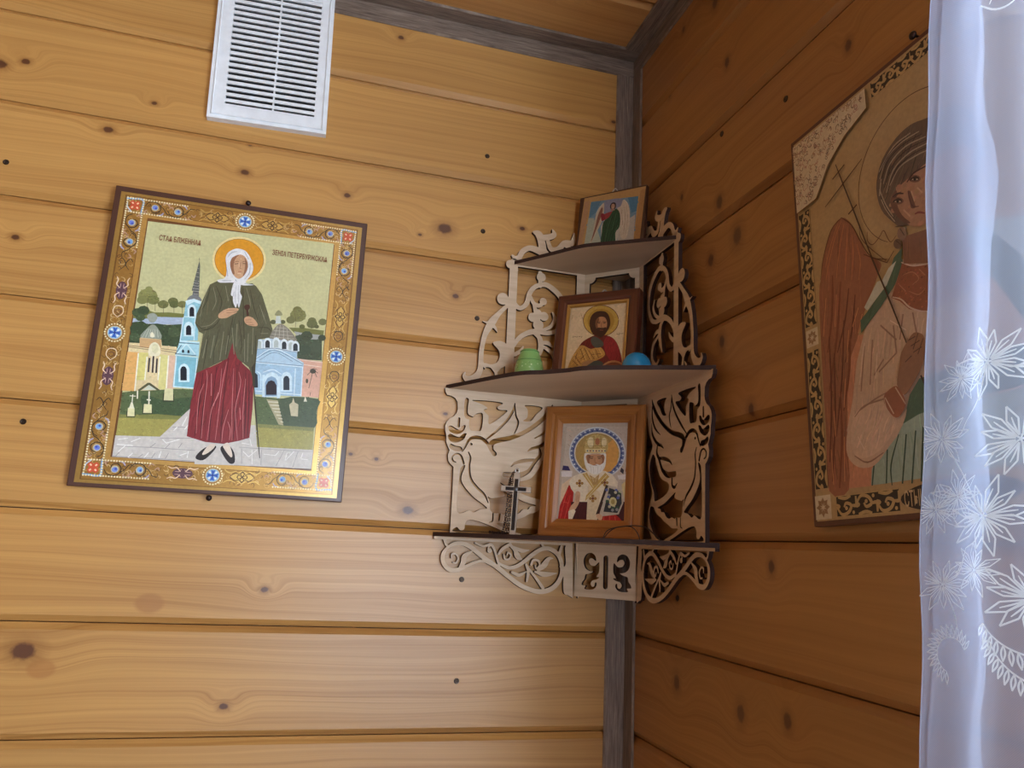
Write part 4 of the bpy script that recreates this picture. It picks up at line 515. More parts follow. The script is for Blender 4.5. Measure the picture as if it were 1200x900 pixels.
'right':'P126:-1710,30,1710,30,1710,4290,-1710,4290 P127:-1143,1780,-721,1686,-782,628,-877,319,-1498,332 F128:-1028,2979,-906,2859,-819,2677,-728,2464,-569,2314,-620,2212,-818,1935,-952,1692,-1089,1444,-1179,809,-1210,314,-1480,325,-1473,857,-1461,1706,-1435,2314,-1388,2476,-1329,2675,-1187,2913 L129w2.2:-1005,2227,-1089,1927,-1227,1641 L130w3.2:-1108,2332,-1218,1802,-1381,1289 L129w2.2:-926,2132,-1000,1818,-1126,1517 L130w3.2:-1216,2440,-1263,2049,-1366,1679 L129w2.2:-1104,1932,-1189,1373,-1325,832 L130w3.2:-1034,1748,-1090,1397,-1197,1060 L129w2.2:-1273,1654,-1322,1021,-1424,412 L130w3.2:-1222,1254,-1250,789,-1331,341 L129w2.2:-1326,1834,-1357,1203,-1442,600 L131w1:-1031,2952,-1147,2802,-1260,2573,-1314,2429 L131w1:-999,2901,-1084,2684,-1164,2390 L131w1:-956,2845,-993,2609,-1048,2328 L131w1:-906,2751,-905,2537,-955,2294 L131w1:-1082,2940,-1202,2771,-1314,2558 L131w1:-849,2619,-823,2434,-865,2260 L132w1:-897,1993,-994,1832 L132w1:-854,1915,-924,1747 L132w1:-1049,1817,-1104,1512 L132w1:-1333,2243,-1411,1860 L132w1:-1181,2223,-1233,1906 L132w1:-1142,1362,-1189,1089 L132w1:-1332,1086,-1334,834 L132w1:-1411,721,-1409,379 L132w1:-1218,815,-1254,394 L133w1:-1028,2979,-896,2836,-801,2634,-687,2430,-488,2282 L133w1:-1028,2979,-1187,2913,-1329,2675,-1395,2460 L133w1:-772,2482,-627,2380,-485,2313 P134:-397,2249,-640,2031,-838,1752,-975,1478,-1070,1127,-1173,869,-1155,622,-978,495,-795,515,-916,329,266,323,1116,323,866,1472,766,2088,566,2249 P135:-916,323,-892,470,-562,708,-434,853,-206,864,1016,864,1116,323 P136:-477,805,-376,1037,-256,1150,-153,1152,766,1179,916,887,-190,861,-293,854 L137w1.6:-538,724,-656,477,-666,299 L137w1.6:-684,614,-730,322 L137w1.6:-454,710,-546,302 L137w1.6:-348,724,-442,292 L137w1.6:-858,503,-902,322 L137w1.6:-264,742,-340,297 F134:-841,1722,-629,1780,-431,1806,-249,1775,-117,1702,-125,1506,-406,1387,-509,1152,-421,963,-477,805,-686,614,-857,494,-1061,506,-1185,627,-1179,809,-1085,1068,-961,1412 F138:-1074,974,-791,1068,-606,972,-549,818,-721,648,-928,576,-1109,646 L139w1.6:-1053,970,-916,1049,-634,1064,-479,1088 L139w1.6:-983,1017,-749,1089,-512,1124 L139w1.6:-631,1418,-764,1302 L139w1.6:-475,1434,-702,1316 L139w1.6:-362,1753,-425,1538 L139w1.6:-483,1688,-475,1434 L139w1.6:-634,1736,-462,1548 L139w1.6:-855,1601,-943,1192 L139w1.6:-255,1733,-236,1539 L139w1.6:-1092,614,-933,533,-728,592 L139w1.6:-747,1632,-822,1225 L140w1:-852,1631,-957,1256 L140w1:-515,1743,-343,1601 L140w1:-702,1497,-748,1268 L140w1:-1030,784,-961,654 P136:-328,2282,-306,2212,-421,2044,-615,1898,-882,1734,-877,1859,-733,1938,-511,2108,-404,2297,-296,2350,-334,2204 P141:-377,2256,-515,2078,-777,1921,-814,1965,-626,2151,-557,2144,-474,2227 P136:266,2053,486,2248,786,1839,966,1268,786,1268,566,1702 P142:486,2248,866,2109,1166,1729,1266,1027,966,1268,786,1839 P143:-313,2211,-185,2144,-33,2091,386,2084,486,1751,-119,1688,-286,1772,-384,1880,-472,1941 L144w1.5:-460,1943,-364,1888,-284,1792,-184,1724,-92,1687 L144w1.5:-324,2220,-204,2141,-41,2091 L145w0.9:-320,2097,-211,2085,-150,2002,-225,1972 L145w0.9:-267,1928,-167,1863,-93,1894 L145w0.9:-139,2086,-79,2004 L145w0.9:-367,2024,-302,1940 P146:-285,2442,-295,2196,-32,2098,366,2091,426,2323 F147:125,3377,-58,3424,-241,3397,-424,3285,-522,3104,-524,2919,-466,2753,-322,2567,-330,2569,266,2382,546,2697,586,2965,526,3208,346,3350 F148:-379,2818,-332,2896,-206,2932,-45,2963,80,2977,426,2936,496,2785,426,2575,266,2441,-89,2459,-214,2541,-318,2671 F149:-379,2818,-332,2896,-292,2893,-305,2782,-261,2644,-176,2531,-250,2566,-328,2676 F149:-168,2830,-133,2796,-115,2705,-104,2643,-150,2657,-161,2728 P150:-336,2865,-234,2864,-340,2833 P151:-224,2762,-233,2751,-253,2748,-282,2755,-312,2770,-340,2790,-358,2812,-363,2831,-354,2842,-333,2845,-304,2838,-274,2822,-247,2802,-229,2780 P152:-242,2768,-250,2762,-269,2765,-296,2776,-321,2791,-340,2806,-346,2819,-338,2824,-318,2821,-291,2810,-266,2795,-248,2780 P153:-254,2770,-262,2768,-281,2774,-305,2786,-324,2799,-331,2808,-322,2810,-303,2804,-279,2792,-260,2779 P154:-274,2782,-278,2776,-288,2776,-298,2781,-307,2790,-309,2799,-305,2805,-296,2805,-285,2800,-277,2791 L155w1.5:-349,2807,-291,2812,-242,2778 P151:-16,2870,-25,2858,-44,2856,-71,2863,-100,2878,-126,2898,-142,2920,-147,2938,-139,2950,-119,2952,-92,2944,-63,2929,-37,2909,-21,2887 P152:-33,2875,-40,2870,-59,2873,-84,2884,-108,2899,-125,2914,-131,2926,-123,2932,-104,2928,-80,2918,-55,2902,-38,2887 P153:-44,2878,-52,2876,-70,2882,-92,2894,-110,2906,-117,2916,-109,2917,-90,2911,-68,2899,-50,2886 P154:-64,2889,-68,2884,-76,2884,-86,2889,-94,2898,-96,2907,-92,2912,-84,2912,-74,2907,-66,2898 L155w1.5:-134,2915,-79,2919,-34,2885 L156w1.8:-345,2860,-285,2864,-218,2830 L156w1.8:-168,2913,-84,2959,49,2953 L157w1.2:-168,2830,-159,2743,-130,2664,-67,2633 L158w2:-120,2586,-74,2580,-12,2543 L159w1.4:-132,2811,-106,2701 L159w1.4:-236,2682,-169,2585 L159w1.4:-64,2810,-16,2737 L160w1.5:-478,3109,-373,3262,-200,3319,17,3309 L160w1.5:-442,3038,-339,3191,-147,3254,82,3220 L160w1.5:-412,2936,-308,3105,-117,3169,92,3149 L160w1.5:-480,2902,-430,2775,-345,2618 L160w1.5:-489,3010,-443,2850,-359,2674 L160w1.5:-364,2981,-226,3095,-28,3102,93,3083 L160w1.5:-480,3180,-281,3331,-75,3348 L160w1.5:-496,2945,-457,3098 L161w1:-461,3065,-356,3226,-173,3286,50,3264 L161w1:-426,2995,-323,3148,-132,3211,87,3184 L161w1:-484,2956,-429,2791,-343,2633 L161w1:-388,2959,-267,3100,-72,3135,97,3113 L161w1:-496,3136,-328,3289,-137,3333 P162:-229,2450,-239,2422,-261,2408,-289,2412,-314,2431,-332,2463,-335,2497,-324,2525,-302,2539,-274,2535,-248,2515,-232,2484 P163:-294,2381,-303,2361,-322,2351,-346,2354,-368,2370,-383,2395,-387,2421,-378,2442,-359,2452,-335,2448,-312,2432,-298,2407 L164w0.9:-295,2528,-255,2445 L164w0.9:-356,2441,-294,2365 L164w0.9:-396,2359,-488,2282 L165w1:-683,2669,-692,2586,-633,2518,-542,2555,-484,2594,-442,2495,-406,2449,-341,2483 L165w1:-782,2802,-775,2658,-678,2512,-487,2298 L166w1.7:-1035,3564,-955,3314,-845,2983,-715,2579,-567,2148 L166w1.8:-670,2423,-522,2019,-327,1437 L166w1.8:-236,1172,-176,1021 L167w1.5:-674,3426,-956,3305,-1232,3188 L167w1.5:-911,3496,-1095,3428 L167w1.5:-788,3001,-912,2957 F168:-410,1417,-318,1506,-260,1546,-201,1534,-146,1470,-175,1296,-253,1177,-373,1065,-429,1049,-491,1148,-445,1310 L169w0.9:-319,1501,-239,1512 L169w0.9:-298,1443,-199,1466 L169w0.9:-280,1381,-182,1405 L169w0.9:-378,1321,-301,1358 L169w0.9:-208,1531,-277,1408 L169w0.9:-160,1471,-231,1353 F170:-664,1071,-529,1143,-460,1098,-414,961,-506,867,-594,912 L138w1.2:-641,1066,-557,905 L138w1.2:-512,1130,-414,961 L138w0.8:-660,1100,-628,947,-544,860',
'nich':'P171:-436,1664,553,1651,551,226,-492,202 P172:440,784,533,862,528,518,475,631 P173:-459,770,-303,891,-310,693,-470,494 P174:-470,990,-458,1060,-375,1050,-339,981 P175:-483,969,-308,981,-313,891,-471,889 P176:490,978,503,1135,547,1096,533,959 P177:412,978,429,1036,470,998,462,939 P178:375,919,511,940,514,862,398,861 L60w0.5:-433,1622,-394,1593 L179w0.5:-407,1385,-368,1356 L179w0.5:373,1559,410,1530 L60w0.5:-401,1457,-362,1428 L179w0.5:-396,1529,-356,1500 L60w0.5:-390,1601,-350,1572 P180:483,1249,479,1181,463,1115,435,1054,395,998,346,950,288,911,222,882,152,863,78,856,4,862,-69,878,-139,906,-203,945,-260,993,-307,1049,-344,1112,-368,1179,-379,1248,-377,1318,-362,1386,-333,1450,-292,1508,-241,1558,-180,1598,-112,1627,-39,1645,36,1650,112,1643,186,1624,255,1593,318,1552,373,1503,418,1446,452,1383,473,1317 P181:463,1249,460,1184,444,1122,417,1064,380,1011,332,965,277,928,215,900,148,883,77,876,6,881,-63,897,-130,923,-191,960,-245,1006,-290,1059,-325,1119,-348,1182,-359,1248,-356,1315,-342,1379,-314,1440,-276,1495,-226,1542,-169,1580,-104,1608,-35,1624,37,1629,110,1623,180,1605,246,1576,306,1537,358,1490,401,1436,434,1376,454,1314 P182:438,1249,432,1238,418,1238,411,1249,417,1259,431,1259 P183:460,1214,454,1204,440,1204,433,1214,439,1224,453,1224 P182:434,1183,428,1173,414,1173,406,1183,413,1194,427,1194 P183:448,1146,442,1135,428,1135,421,1146,427,1156,441,1156 P182:416,1121,410,1110,396,1110,388,1120,395,1131,409,1131 P183:422,1081,416,1071,402,1071,395,1081,401,1092,415,1092 P182:385,1063,379,1053,365,1052,358,1063,364,1073,378,1073 P183:383,1024,377,1013,363,1013,356,1023,362,1034,376,1034 P182:342,1012,336,1002,322,1002,315,1012,321,1022,335,1022 P183:332,974,326,964,312,964,304,974,311,984,325,984 P182:289,970,283,960,269,960,262,970,268,980,282,980 P183:271,935,265,925,251,925,244,935,250,945,264,945 P182:228,939,222,929,208,928,200,939,207,949,221,949 P183:202,908,196,898,182,898,175,908,181,918,195,918 P182:161,919,154,909,140,909,133,919,139,929,153,929 P183:129,894,122,883,108,883,101,893,107,904,121,904 P182:90,912,83,902,69,902,62,912,68,922,82,922 P183:52,893,46,882,32,882,24,892,31,903,45,903 P182:17,918,11,907,-3,907,-11,917,-4,928,10,928 P183:-24,905,-30,895,-44,895,-52,905,-45,915,-31,916 P182:-53,936,-60,926,-74,926,-81,936,-75,946,-61,946 P183:-97,931,-103,921,-117,921,-125,931,-118,941,-104,942 P182:-119,966,-126,956,-140,956,-147,966,-141,977,-127,977 P183:-163,970,-170,959,-184,959,-192,969,-185,980,-171,980 P182:-178,1008,-185,998,-199,997,-207,1008,-200,1018,-186,1018 P183:-222,1019,-228,1008,-242,1008,-250,1019,-244,1029,-229,1029 P182:-228,1059,-234,1048,-249,1048,-256,1059,-250,1069,-236,1069 P183:-269,1077,-275,1067,-290,1067,-297,1077,-291,1088,-276,1088 P182:-266,1118,-273,1107,-287,1107,-295,1117,-289,1128,-274,1128 P183:-303,1143,-309,1132,-324,1132,-332,1143,-325,1153,-311,1153 P182:-292,1182,-298,1171,-313,1171,-321,1182,-314,1192,-300,1192 P183:-323,1213,-329,1202,-344,1202,-352,1213,-345,1223,-331,1223 P182:-304,1249,-310,1238,-324,1238,-332,1248,-326,1259,-311,1259 P183:-327,1284,-334,1274,-348,1274,-356,1284,-350,1295,-335,1295 P182:-300,1316,-307,1305,-322,1305,-329,1316,-323,1326,-308,1326 P183:-316,1355,-323,1344,-337,1344,-345,1355,-339,1366,-324,1366 P182:-283,1381,-289,1370,-304,1370,-312,1381,-305,1391,-291,1391 P183:-290,1422,-297,1411,-311,1411,-319,1422,-313,1432,-298,1432 P182:-251,1440,-258,1430,-272,1430,-280,1440,-274,1451,-259,1451 P183:-250,1481,-256,1471,-271,1471,-279,1482,-272,1492,-258,1492 P182:-207,1493,-214,1482,-228,1482,-236,1493,-230,1504,-215,1503 P183:-197,1532,-204,1522,-218,1522,-226,1532,-219,1543,-205,1543 P182:-152,1535,-159,1525,-173,1525,-181,1536,-175,1546,-160,1546 P183:-134,1572,-140,1561,-155,1561,-162,1572,-156,1583,-142,1582 P182:-89,1567,-95,1556,-110,1556,-118,1567,-111,1578,-97,1578 P183:-63,1599,-69,1588,-84,1588,-91,1599,-85,1610,-70,1610 P182:-19,1586,-26,1575,-40,1576,-48,1586,-41,1597,-27,1597 P183:14,1612,7,1601,-7,1602,-15,1612,-8,1623,6,1623 P182:54,1592,47,1581,33,1582,25,1592,32,1603,46,1603 P183:92,1611,85,1601,71,1601,63,1611,70,1622,84,1622 P182:127,1584,120,1574,106,1574,98,1585,105,1595,119,1595 P183:168,1596,162,1586,148,1586,140,1596,147,1607,161,1607 P182:198,1564,191,1554,177,1554,169,1564,176,1575,190,1575 P183:241,1568,234,1558,220,1558,213,1568,220,1579,234,1579 P182:263,1532,257,1521,242,1521,235,1532,242,1542,256,1542 P183:307,1528,300,1517,286,1517,279,1528,285,1538,299,1538 P182:321,1489,314,1478,300,1478,293,1489,299,1499,313,1499 P183:363,1477,356,1467,343,1467,335,1477,342,1488,356,1488 P182:369,1437,362,1426,348,1426,341,1437,347,1447,361,1447 P183:408,1418,401,1408,388,1408,380,1418,387,1428,400,1428 P182:405,1378,398,1368,385,1368,377,1378,384,1388,398,1388 P183:440,1353,433,1342,419,1342,412,1353,418,1363,432,1363 P182:428,1314,422,1304,408,1304,401,1314,407,1325,421,1325 P183:457,1284,451,1274,437,1274,430,1284,436,1294,450,1294 P184:404,1249,400,1187,383,1128,354,1073,314,1025,264,986,206,956,142,938,74,931,6,936,-60,954,-123,982,-178,1022,-225,1070,-262,1125,-286,1186,-297,1249,-294,1312,-277,1373,-248,1429,-206,1478,-154,1519,-94,1548,-28,1566,40,1572,110,1565,176,1546,238,1516,293,1475,338,1426,373,1371,395,1311 P185:388,1249,385,1190,368,1134,341,1082,302,1036,254,999,199,971,138,953,74,947,9,952,-55,968,-114,996,-168,1033,-212,1079,-247,1131,-270,1189,-280,1249,-277,1309,-262,1367,-233,1420,-194,1467,-144,1505,-87,1533,-24,1550,41,1556,107,1549,171,1531,230,1502,282,1464,326,1417,358,1364,379,1308 P186:58,1249,292,1463,378,1292,368,1095,274,976,157,956 P187:-346,772,-270,694,-270,382,-310,218,-489,206,-468,455 P188:-299,517,527,537,547,233,-279,213 P189:-349,811,-283,902,-144,957,-24,983,175,985,296,937,389,822,383,744,225,781,142,470,-58,523,-158,521,-234,616,-312,713 P190:-53,776,132,663,106,231,-51,226 P191:-153,933,-83,953,37,778,196,956,259,898,-61,562,-88,522,-74,620,20,719 L192w0.7:-112,933,29,738 L192w0.7:218,917,-62,581 P193:-163,830,-169,813,-186,806,-203,812,-211,829,-205,846,-188,853,-171,846 P193:-158,759,-165,742,-181,735,-199,742,-207,758,-201,775,-184,782,-167,776 P193:-197,794,-203,777,-220,770,-237,776,-246,793,-240,810,-223,817,-205,810 P193:-124,795,-130,778,-147,771,-165,778,-173,794,-167,811,-150,818,-132,811 P194:-167,794,-171,782,-184,776,-197,781,-203,794,-198,806,-186,812,-173,807 P193:216,845,210,828,193,821,176,828,168,844,174,861,191,868,208,861 P193:219,775,213,758,197,751,180,758,172,774,178,790,194,798,212,791 P193:182,809,176,792,160,785,142,792,135,808,141,825,157,832,174,826 P193:253,810,247,794,230,786,213,793,206,809,212,826,228,833,245,826 P194:212,810,207,797,195,792,182,797,176,809,181,822,193,827,206,822 P193:50,609,44,592,28,585,10,591,2,608,8,624,25,631,42,625 P193:54,539,48,523,31,516,14,522,6,538,12,555,29,562,46,555 P193:16,573,10,557,-6,550,-23,556,-31,572,-25,589,-9,596,8,589 P193:88,575,81,558,65,551,48,558,40,574,46,590,62,597,80,591 P194:46,574,42,561,29,556,16,561,10,573,15,585,27,591,40,586 F187:154,233,169,338,245,368,382,344,463,234 L195w0.8:208,320,203,235 L195w0.8:285,341,290,237 L195w0.8:363,324,386,241 L196w0.8:-371,692,-432,378,-462,222 L196w0.8:-315,615,-368,341,-390,215 L196w0.8:-421,515,-338,497 F197:-248,519,-237,656,-198,676,-166,647,-169,540,-195,462,-250,383,-320,381,-295,459 L198w0.5:-214,617,-214,519 L198w0.5:-188,617,-190,520 P189:-330,381,-252,412,-220,384,-280,219,-320,217 P199:215,780,249,762,119,346,86,345 P200:249,762,463,688,480,517,420,354,170,319,138,356 P201:266,733,444,678,459,516,400,373,196,386 P202:252,704,244,685,224,680,208,693,207,713,222,726,242,722 P203:338,576,330,558,311,553,294,566,293,585,309,598,329,594 P204:423,451,415,433,396,428,380,440,379,460,394,472,414,468 P205:291,625,283,607,264,602,247,614,246,634,261,647,282,643 P202:377,499,369,481,349,476,333,488,332,508,347,521,367,517 P203:448,678,440,660,421,655,404,668,404,687,419,700,439,696 P204:330,548,322,530,302,525,286,537,285,556,300,569,320,565 P205:415,422,407,404,388,399,371,411,370,431,386,444,405,440 P202:283,596,275,578,255,573,239,585,238,605,253,618,273,614 P203:368,470,360,452,341,447,325,459,324,479,339,492,359,488 P204:440,649,432,631,412,626,396,638,395,658,410,671,430,667 P205:321,519,314,501,294,496,278,508,277,528,292,540,312,536 P202:393,698,385,680,365,675,349,688,348,708,363,720,383,716 P203:274,567,266,549,247,544,230,556,229,576,245,589,265,585 P204:360,442,352,424,332,419,316,431,315,450,330,463,350,459 P205:431,620,423,602,404,598,388,610,387,630,402,642,422,638 P202:313,490,305,472,286,467,269,479,268,499,284,512,304,508 P203:384,669,376,651,357,646,341,658,340,679,355,691,375,687 P204:266,538,258,520,238,515,222,527,221,547,236,560,256,556 P205:352,413,344,395,324,390,308,402,307,422,322,434,342,430 P202:423,592,415,574,395,569,379,581,378,601,393,613,413,609 P203:305,461,297,443,277,438,261,450,260,470,275,483,295,479 P206:387,534,375,489,342,465,302,472,275,508,273,554,297,591,336,600,371,577 P207:360,533,352,506,330,494,308,505,298,532,305,559,327,570,349,560 F197:92,316,119,355,189,319,154,252 F208:-139,1212,-100,1253,162,1253,195,1193,188,1054,136,965,39,925,-64,973,-120,1072 F209:-99,1222,153,1223,165,1114,122,1054,52,1044,-49,1063,-89,1122 F210:-99,1222,-37,1212,-57,1132,-40,1073,-80,1112 F210:159,1223,114,1213,143,1143,127,1064,165,1114 F211:-95,1092,-40,1083,11,1063,60,1083,111,1070,169,1104,164,1015,107,955,38,935,-44,969 L212w0.5:-38,1053,-13,964 L212w0.5:12,1043,22,944 L212w0.5:82,1044,77,951 L212w0.5:132,1054,120,975 L213w0.8:-66,1188,4,1193 L213w0.8:61,1193,129,1189 L154w1:-45,1168,-4,1168 L154w1:74,1169,116,1169 L214w0.7:25,1189,33,1109,65,1103 L215w0.9:7,1067,67,1067 L216w0.4:-58,1222,123,1223 L216w0.4:-37,1208,104,1209 F217:-117,1253,-137,1354,-113,1465,-34,1526,36,1536,128,1518,202,1463,216,1373,182,1253 P218:-121,1257,-124,1313,179,1313,186,1253 P219:4,1414,-1,1374,-18,1344,-44,1333,-71,1344,-92,1374,-102,1414,-97,1455,-79,1485,-53,1496,-26,1484,-5,1454 P219:194,1413,190,1377,177,1350,157,1341,137,1350,121,1377,114,1413,117,1450,130,1476,150,1486,171,1476,187,1449 P220:89,1424,84,1390,66,1370,44,1370,25,1391,16,1424,21,1457,38,1478,61,1478,80,1457 P221:-80,1283,-84,1273,-94,1271,-103,1278,-103,1288,-95,1295,-85,1292 P222:-35,1283,-39,1273,-49,1271,-58,1278,-59,1288,-51,1295,-40,1292 P221:9,1283,5,1273,-5,1271,-13,1278,-14,1288,-6,1295,4,1292 P222:54,1283,50,1273,40,1271,31,1278,30,1288,38,1294,49,1292 P221:98,1283,94,1273,84,1271,75,1278,75,1288,83,1294,93,1292 P222:142,1283,138,1273,128,1271,120,1278,119,1288,127,1294,137,1292 P221:186,1283,182,1273,172,1271,164,1278,163,1288,171,1294,181,1292 L223w0.5:-106,1354,196,1363 L223w0.5:-92,1455,172,1453 L223w0.5:-3,1516,-3,1323 L223w0.5:98,1515,118,1323 P224:-45,924,42,876,108,935,87,778,17,777 L225w0.6:-1,914,25,817 L225w0.6:63,915,55,817 L225w0.6:-28,875,91,876',
'john':'P226:-439,1347,540,1328,533,128,-476,179 L227w0.8:-421,1232,-437,1156 L227w0.8:-292,1258,-243,1138,-205,1040 P228:352,1065,350,1015,337,968,314,926,281,890,239,862,191,842,137,832,80,831,23,841,-34,860,-88,888,-136,925,-177,968,-209,1016,-230,1067,-241,1119,-240,1171,-227,1219,-203,1263,-169,1300,-126,1328,-75,1348,-20,1357,38,1356,96,1345,153,1325,206,1295,253,1258,292,1214,323,1167,343,1116 P229:341,1066,339,1018,327,973,304,933,272,899,232,872,186,853,134,843,80,843,24,852,-31,870,-82,897,-128,932,-168,973,-198,1019,-219,1068,-229,1118,-228,1167,-216,1214,-193,1255,-160,1290,-118,1318,-70,1337,-17,1346,39,1345,95,1334,150,1314,201,1286,246,1250,284,1209,313,1163,332,1115 P230:279,1072,277,1032,266,994,246,961,218,933,183,912,142,899,98,894,52,898,6,910,-37,931,-77,958,-111,992,-138,1029,-156,1070,-164,1112,-163,1153,-152,1192,-131,1226,-102,1254,-66,1275,-25,1288,20,1292,66,1288,112,1274,156,1253,195,1225,228,1191,254,1154,271,1113 F231:-260,704,-174,792,-29,855,119,852,270,794,371,658,441,436,416,294,123,131,-284,151,-369,451 F232:134,675,177,820,310,754,394,583,433,418,262,429 F233:-268,686,-184,699,-66,634,80,661,173,526,42,443,-67,432,-154,364,-284,353,-422,306,-382,489 L234w0.9:-236,646,-164,475 L234w0.9:-181,661,-70,469 L234w0.9:-321,540,-214,404 L234w0.9:-102,618,4,464 L234w0.9:8,629,76,477 L234w0.9:-352,468,-248,369 L234w0.9:-288,594,-312,447 L234w0.9:-40,540,107,549 L234w0.9:-152,548,-221,478 L235w0.7:-208,644,-125,454 L235w0.7:-141,640,-32,448 L235w0.7:-27,613,40,480 L235w0.7:-336,504,-231,387 L235w0.7:64,625,127,529 F236:-81,803,-9,835,109,751,134,675,26,646,-54,708 P237:-428,269,-406,342,-284,344,-190,147,-436,159 F238:-136,362,42,443,157,381,38,280,-92,287 F239:-195,403,-106,452,6,445,-64,395,-152,345 F240:-258,370,-210,367,-163,254,-200,256 P241:580,160,577,102,560,47,530,0,489,-38,440,-63,384,-75,324,-72,266,-55,211,-25,163,17,124,68,98,126,86,187,88,247,105,303,136,351,178,389,229,415,286,426,346,422,406,404,460,372,507,329,544,278,569,220 P242:552,162,549,110,534,61,508,20,472,-14,428,-36,378,-46,326,-44,274,-29,225,-2,183,35,149,80,126,131,115,185,117,238,132,288,159,331,196,364,242,387,292,397,345,393,397,377,446,349,487,311,520,266,542,215 F243:204,252,323,335,419,240,445,132,212,144 F244:-126,1071,-96,1201,-6,1254,126,1233,198,1136,218,1003,171,895,130,842,68,810,-10,854,-81,916 F245:-29,1081,21,1152,115,1143,162,1064,162,970,116,899,61,894,-1,965 F246:-29,1081,12,1144,33,1113,11,1040,29,944,-1,965 F247:-1,965,45,976,101,966,156,971,145,878,85,824,26,869 L248w0.8:57,934,113,929 L249w1:-1,1075,55,1073 L249w1:93,1070,149,1061 L250w0.7:75,1062,75,987,100,979 L251w1.1:14,1054,52,1051 L251w1.1:104,1046,141,1043 L252w0.8:-381,874,-378,845 L252w0.8:-361,863,-328,856 L252w0.8:-320,841,-310,868 L252w0.8:-293,858,-255,854 L252w0.8:-244,835,-233,860 L252w0.8:330,854,358,842 L252w0.8:367,832,383,862 L252w0.8:393,849,438,850',
'angel':'P253:-482,1123,624,1117,556,104,-554,122 P254:-464,1058,-372,1064,-466,249,-547,230 P255:523,1064,606,1078,566,221,460,216 P256:-353,1036,491,970,450,150,-415,147 F257:-119,990,186,993,210,879,141,752,-70,792 P258:-353,1033,-170,1019,-252,826,-361,751 P259:312,983,492,969,478,720,395,705 P260:-378,754,-277,736,-70,202,-420,211 P261:190,527,459,662,461,208,184,192 F262:-109,964,-163,928,-234,807,-261,638,-269,451,-320,288,-261,356,-178,530,-123,645,-100,766 F263:-144,900,-122,833,-172,654,-250,417,-291,330,-233,602,-200,784 F264:236,960,311,890,361,742,371,495,332,290,237,321,190,527,173,746,135,831,196,858 L265w0.6:258,870,291,632,281,359 L265w0.6:291,848,331,625,312,354 L265w0.6:216,800,253,516 L266w0.9:252,949,312,882 L266w0.9:-117,961,-192,894,-241,792 P267:-84,669,-131,553,-97,237,166,226,223,506 F268:-132,756,-69,776,74,796,110,743,-13,688,-124,661 F269:-150,775,-102,782,-69,682,-124,658 F270:73,812,136,816,190,728,209,585,193,481,137,398,154,76,-101,100,-107,455,-90,639,2,700 L271w1:79,733,4,467,-21,194 L271w1:141,752,99,482,75,179 L271w1:180,652,147,473 L271w1:-41,630,-66,356,-67,171 L272w0.7:49,707,-12,470,-45,198 L272w0.7:126,740,76,470 L272w0.7:174,530,120,417 F273:4,903,38,947,95,933,112,874,95,831,23,837 F274:26,899,45,924,81,907,88,856,63,829,35,847 F275:30,843,71,831,97,804,25,805 L276w0.5:34,890,54,886 L276w0.5:64,884,80,881'}
# ------------------------------------------------------------------ printed pictures: flat shapes in print colours
def parse(s):
    out = []
    for tok in s.split():
        h, p = tok.split(':'); v = [int(x)/10 for x in p.split(',')]
        w = 0
        if 'w' in h: h, w = h.split('w'); w = float(w)
        out.append((h[0], PAL[int(h[1:])], list(zip(v[::2], v[1::2])), w))
    return out
def ribbon(P, w, taper=True):
    P = [np.array(p, float) for p in (catmull(P, 4) if len(P) > 2 else P)]
    n = len(P); A, B = [], []
    for i in range(n):
        t = P[min(i+1, n-1)]-P[max(i-1, 0)]; L = np.hypot(*t)+1e-9; nn = np.array([-t[1], t[0]])/L
        k = w/2*(1 if not taper or n < 3 else (.35+.65*math.sin(math.pi*(.12+.76*i/(n-1)))))
        A.append(P[i]+nn*k); B.append(P[i]-nn*k)
    return A, B
def print_mesh(name, shapes, parent, mat, y0=0.0, step=4.5e-5, clip=None):
    V, Fc, K = [], [], []; boxes = []; rgl = random.Random(11)
    for q in shapes:
        deco = q[0].islower(); kind, col, P = q[0].upper(), q[1], q[2]
        if kind == 'F' and len(P) > 3: P = catmull(P, 3, True)
        if kind == 'L':
            A, B = ribbon(P, q[3]); P = list(A)+list(B)
        xs = [p[0] for p in P]; ys = [p[1] for p in P]; bb = (min(xs), min(ys), max(xs), max(ys))
        lv = 1
        for (b, l, dk) in boxes:
            if not (deco and dk) and l >= lv and b[0] < bb[2] and b[2] > bb[0] and b[1] < bb[3] and b[3] > bb[1]: lv = l+1
        boxes.append((bb, lv, deco))
        z = y0 - (lv + (rgl.random()*.85 if deco else 0))*step; s = len(V)
        if clip: P = [(min(max(p[0], clip[0]), clip[2]), min(max(p[1], clip[1]), clip[3])) for p in P]
        V += [(float(p[0])/1000, z, float(p[1])/1000) for p in P]
        n0 = len(Fc)
        if kind == 'L':
            n = len(A)
            for i in range(n-1): Fc.append((s+i, s+i+1, s+n+i+1, s+n+i))
        else: Fc.append(tuple(range(s, s+len(P))))
        c = lin(col); a = col[3] if len(col) > 3 else 0.0
        K += [(c[0], c[1], c[2], 1-a)]*(len(Fc)-n0)
    me = pydata(V, Fc)
    at = me.color_attributes.new('print', 'FLOAT_COLOR', 'CORNER')
    buf = np.zeros((len(me.loops), 4), np.float32)
    for p, c in zip(me.polygons, K): buf[p.loop_start:p.loop_start+p.loop_total] = c
    at.data.foreach_set('color', buf.ravel())
    # all shapes face the viewer (-Y)
    bm = bmesh.new(); bm.from_mesh(me)
    for f in bm.faces:
        if f.normal.y > 0: f.normal_flip()
    bm.to_mesh(me); bm.free()
    return link(name, me, mat, parent)
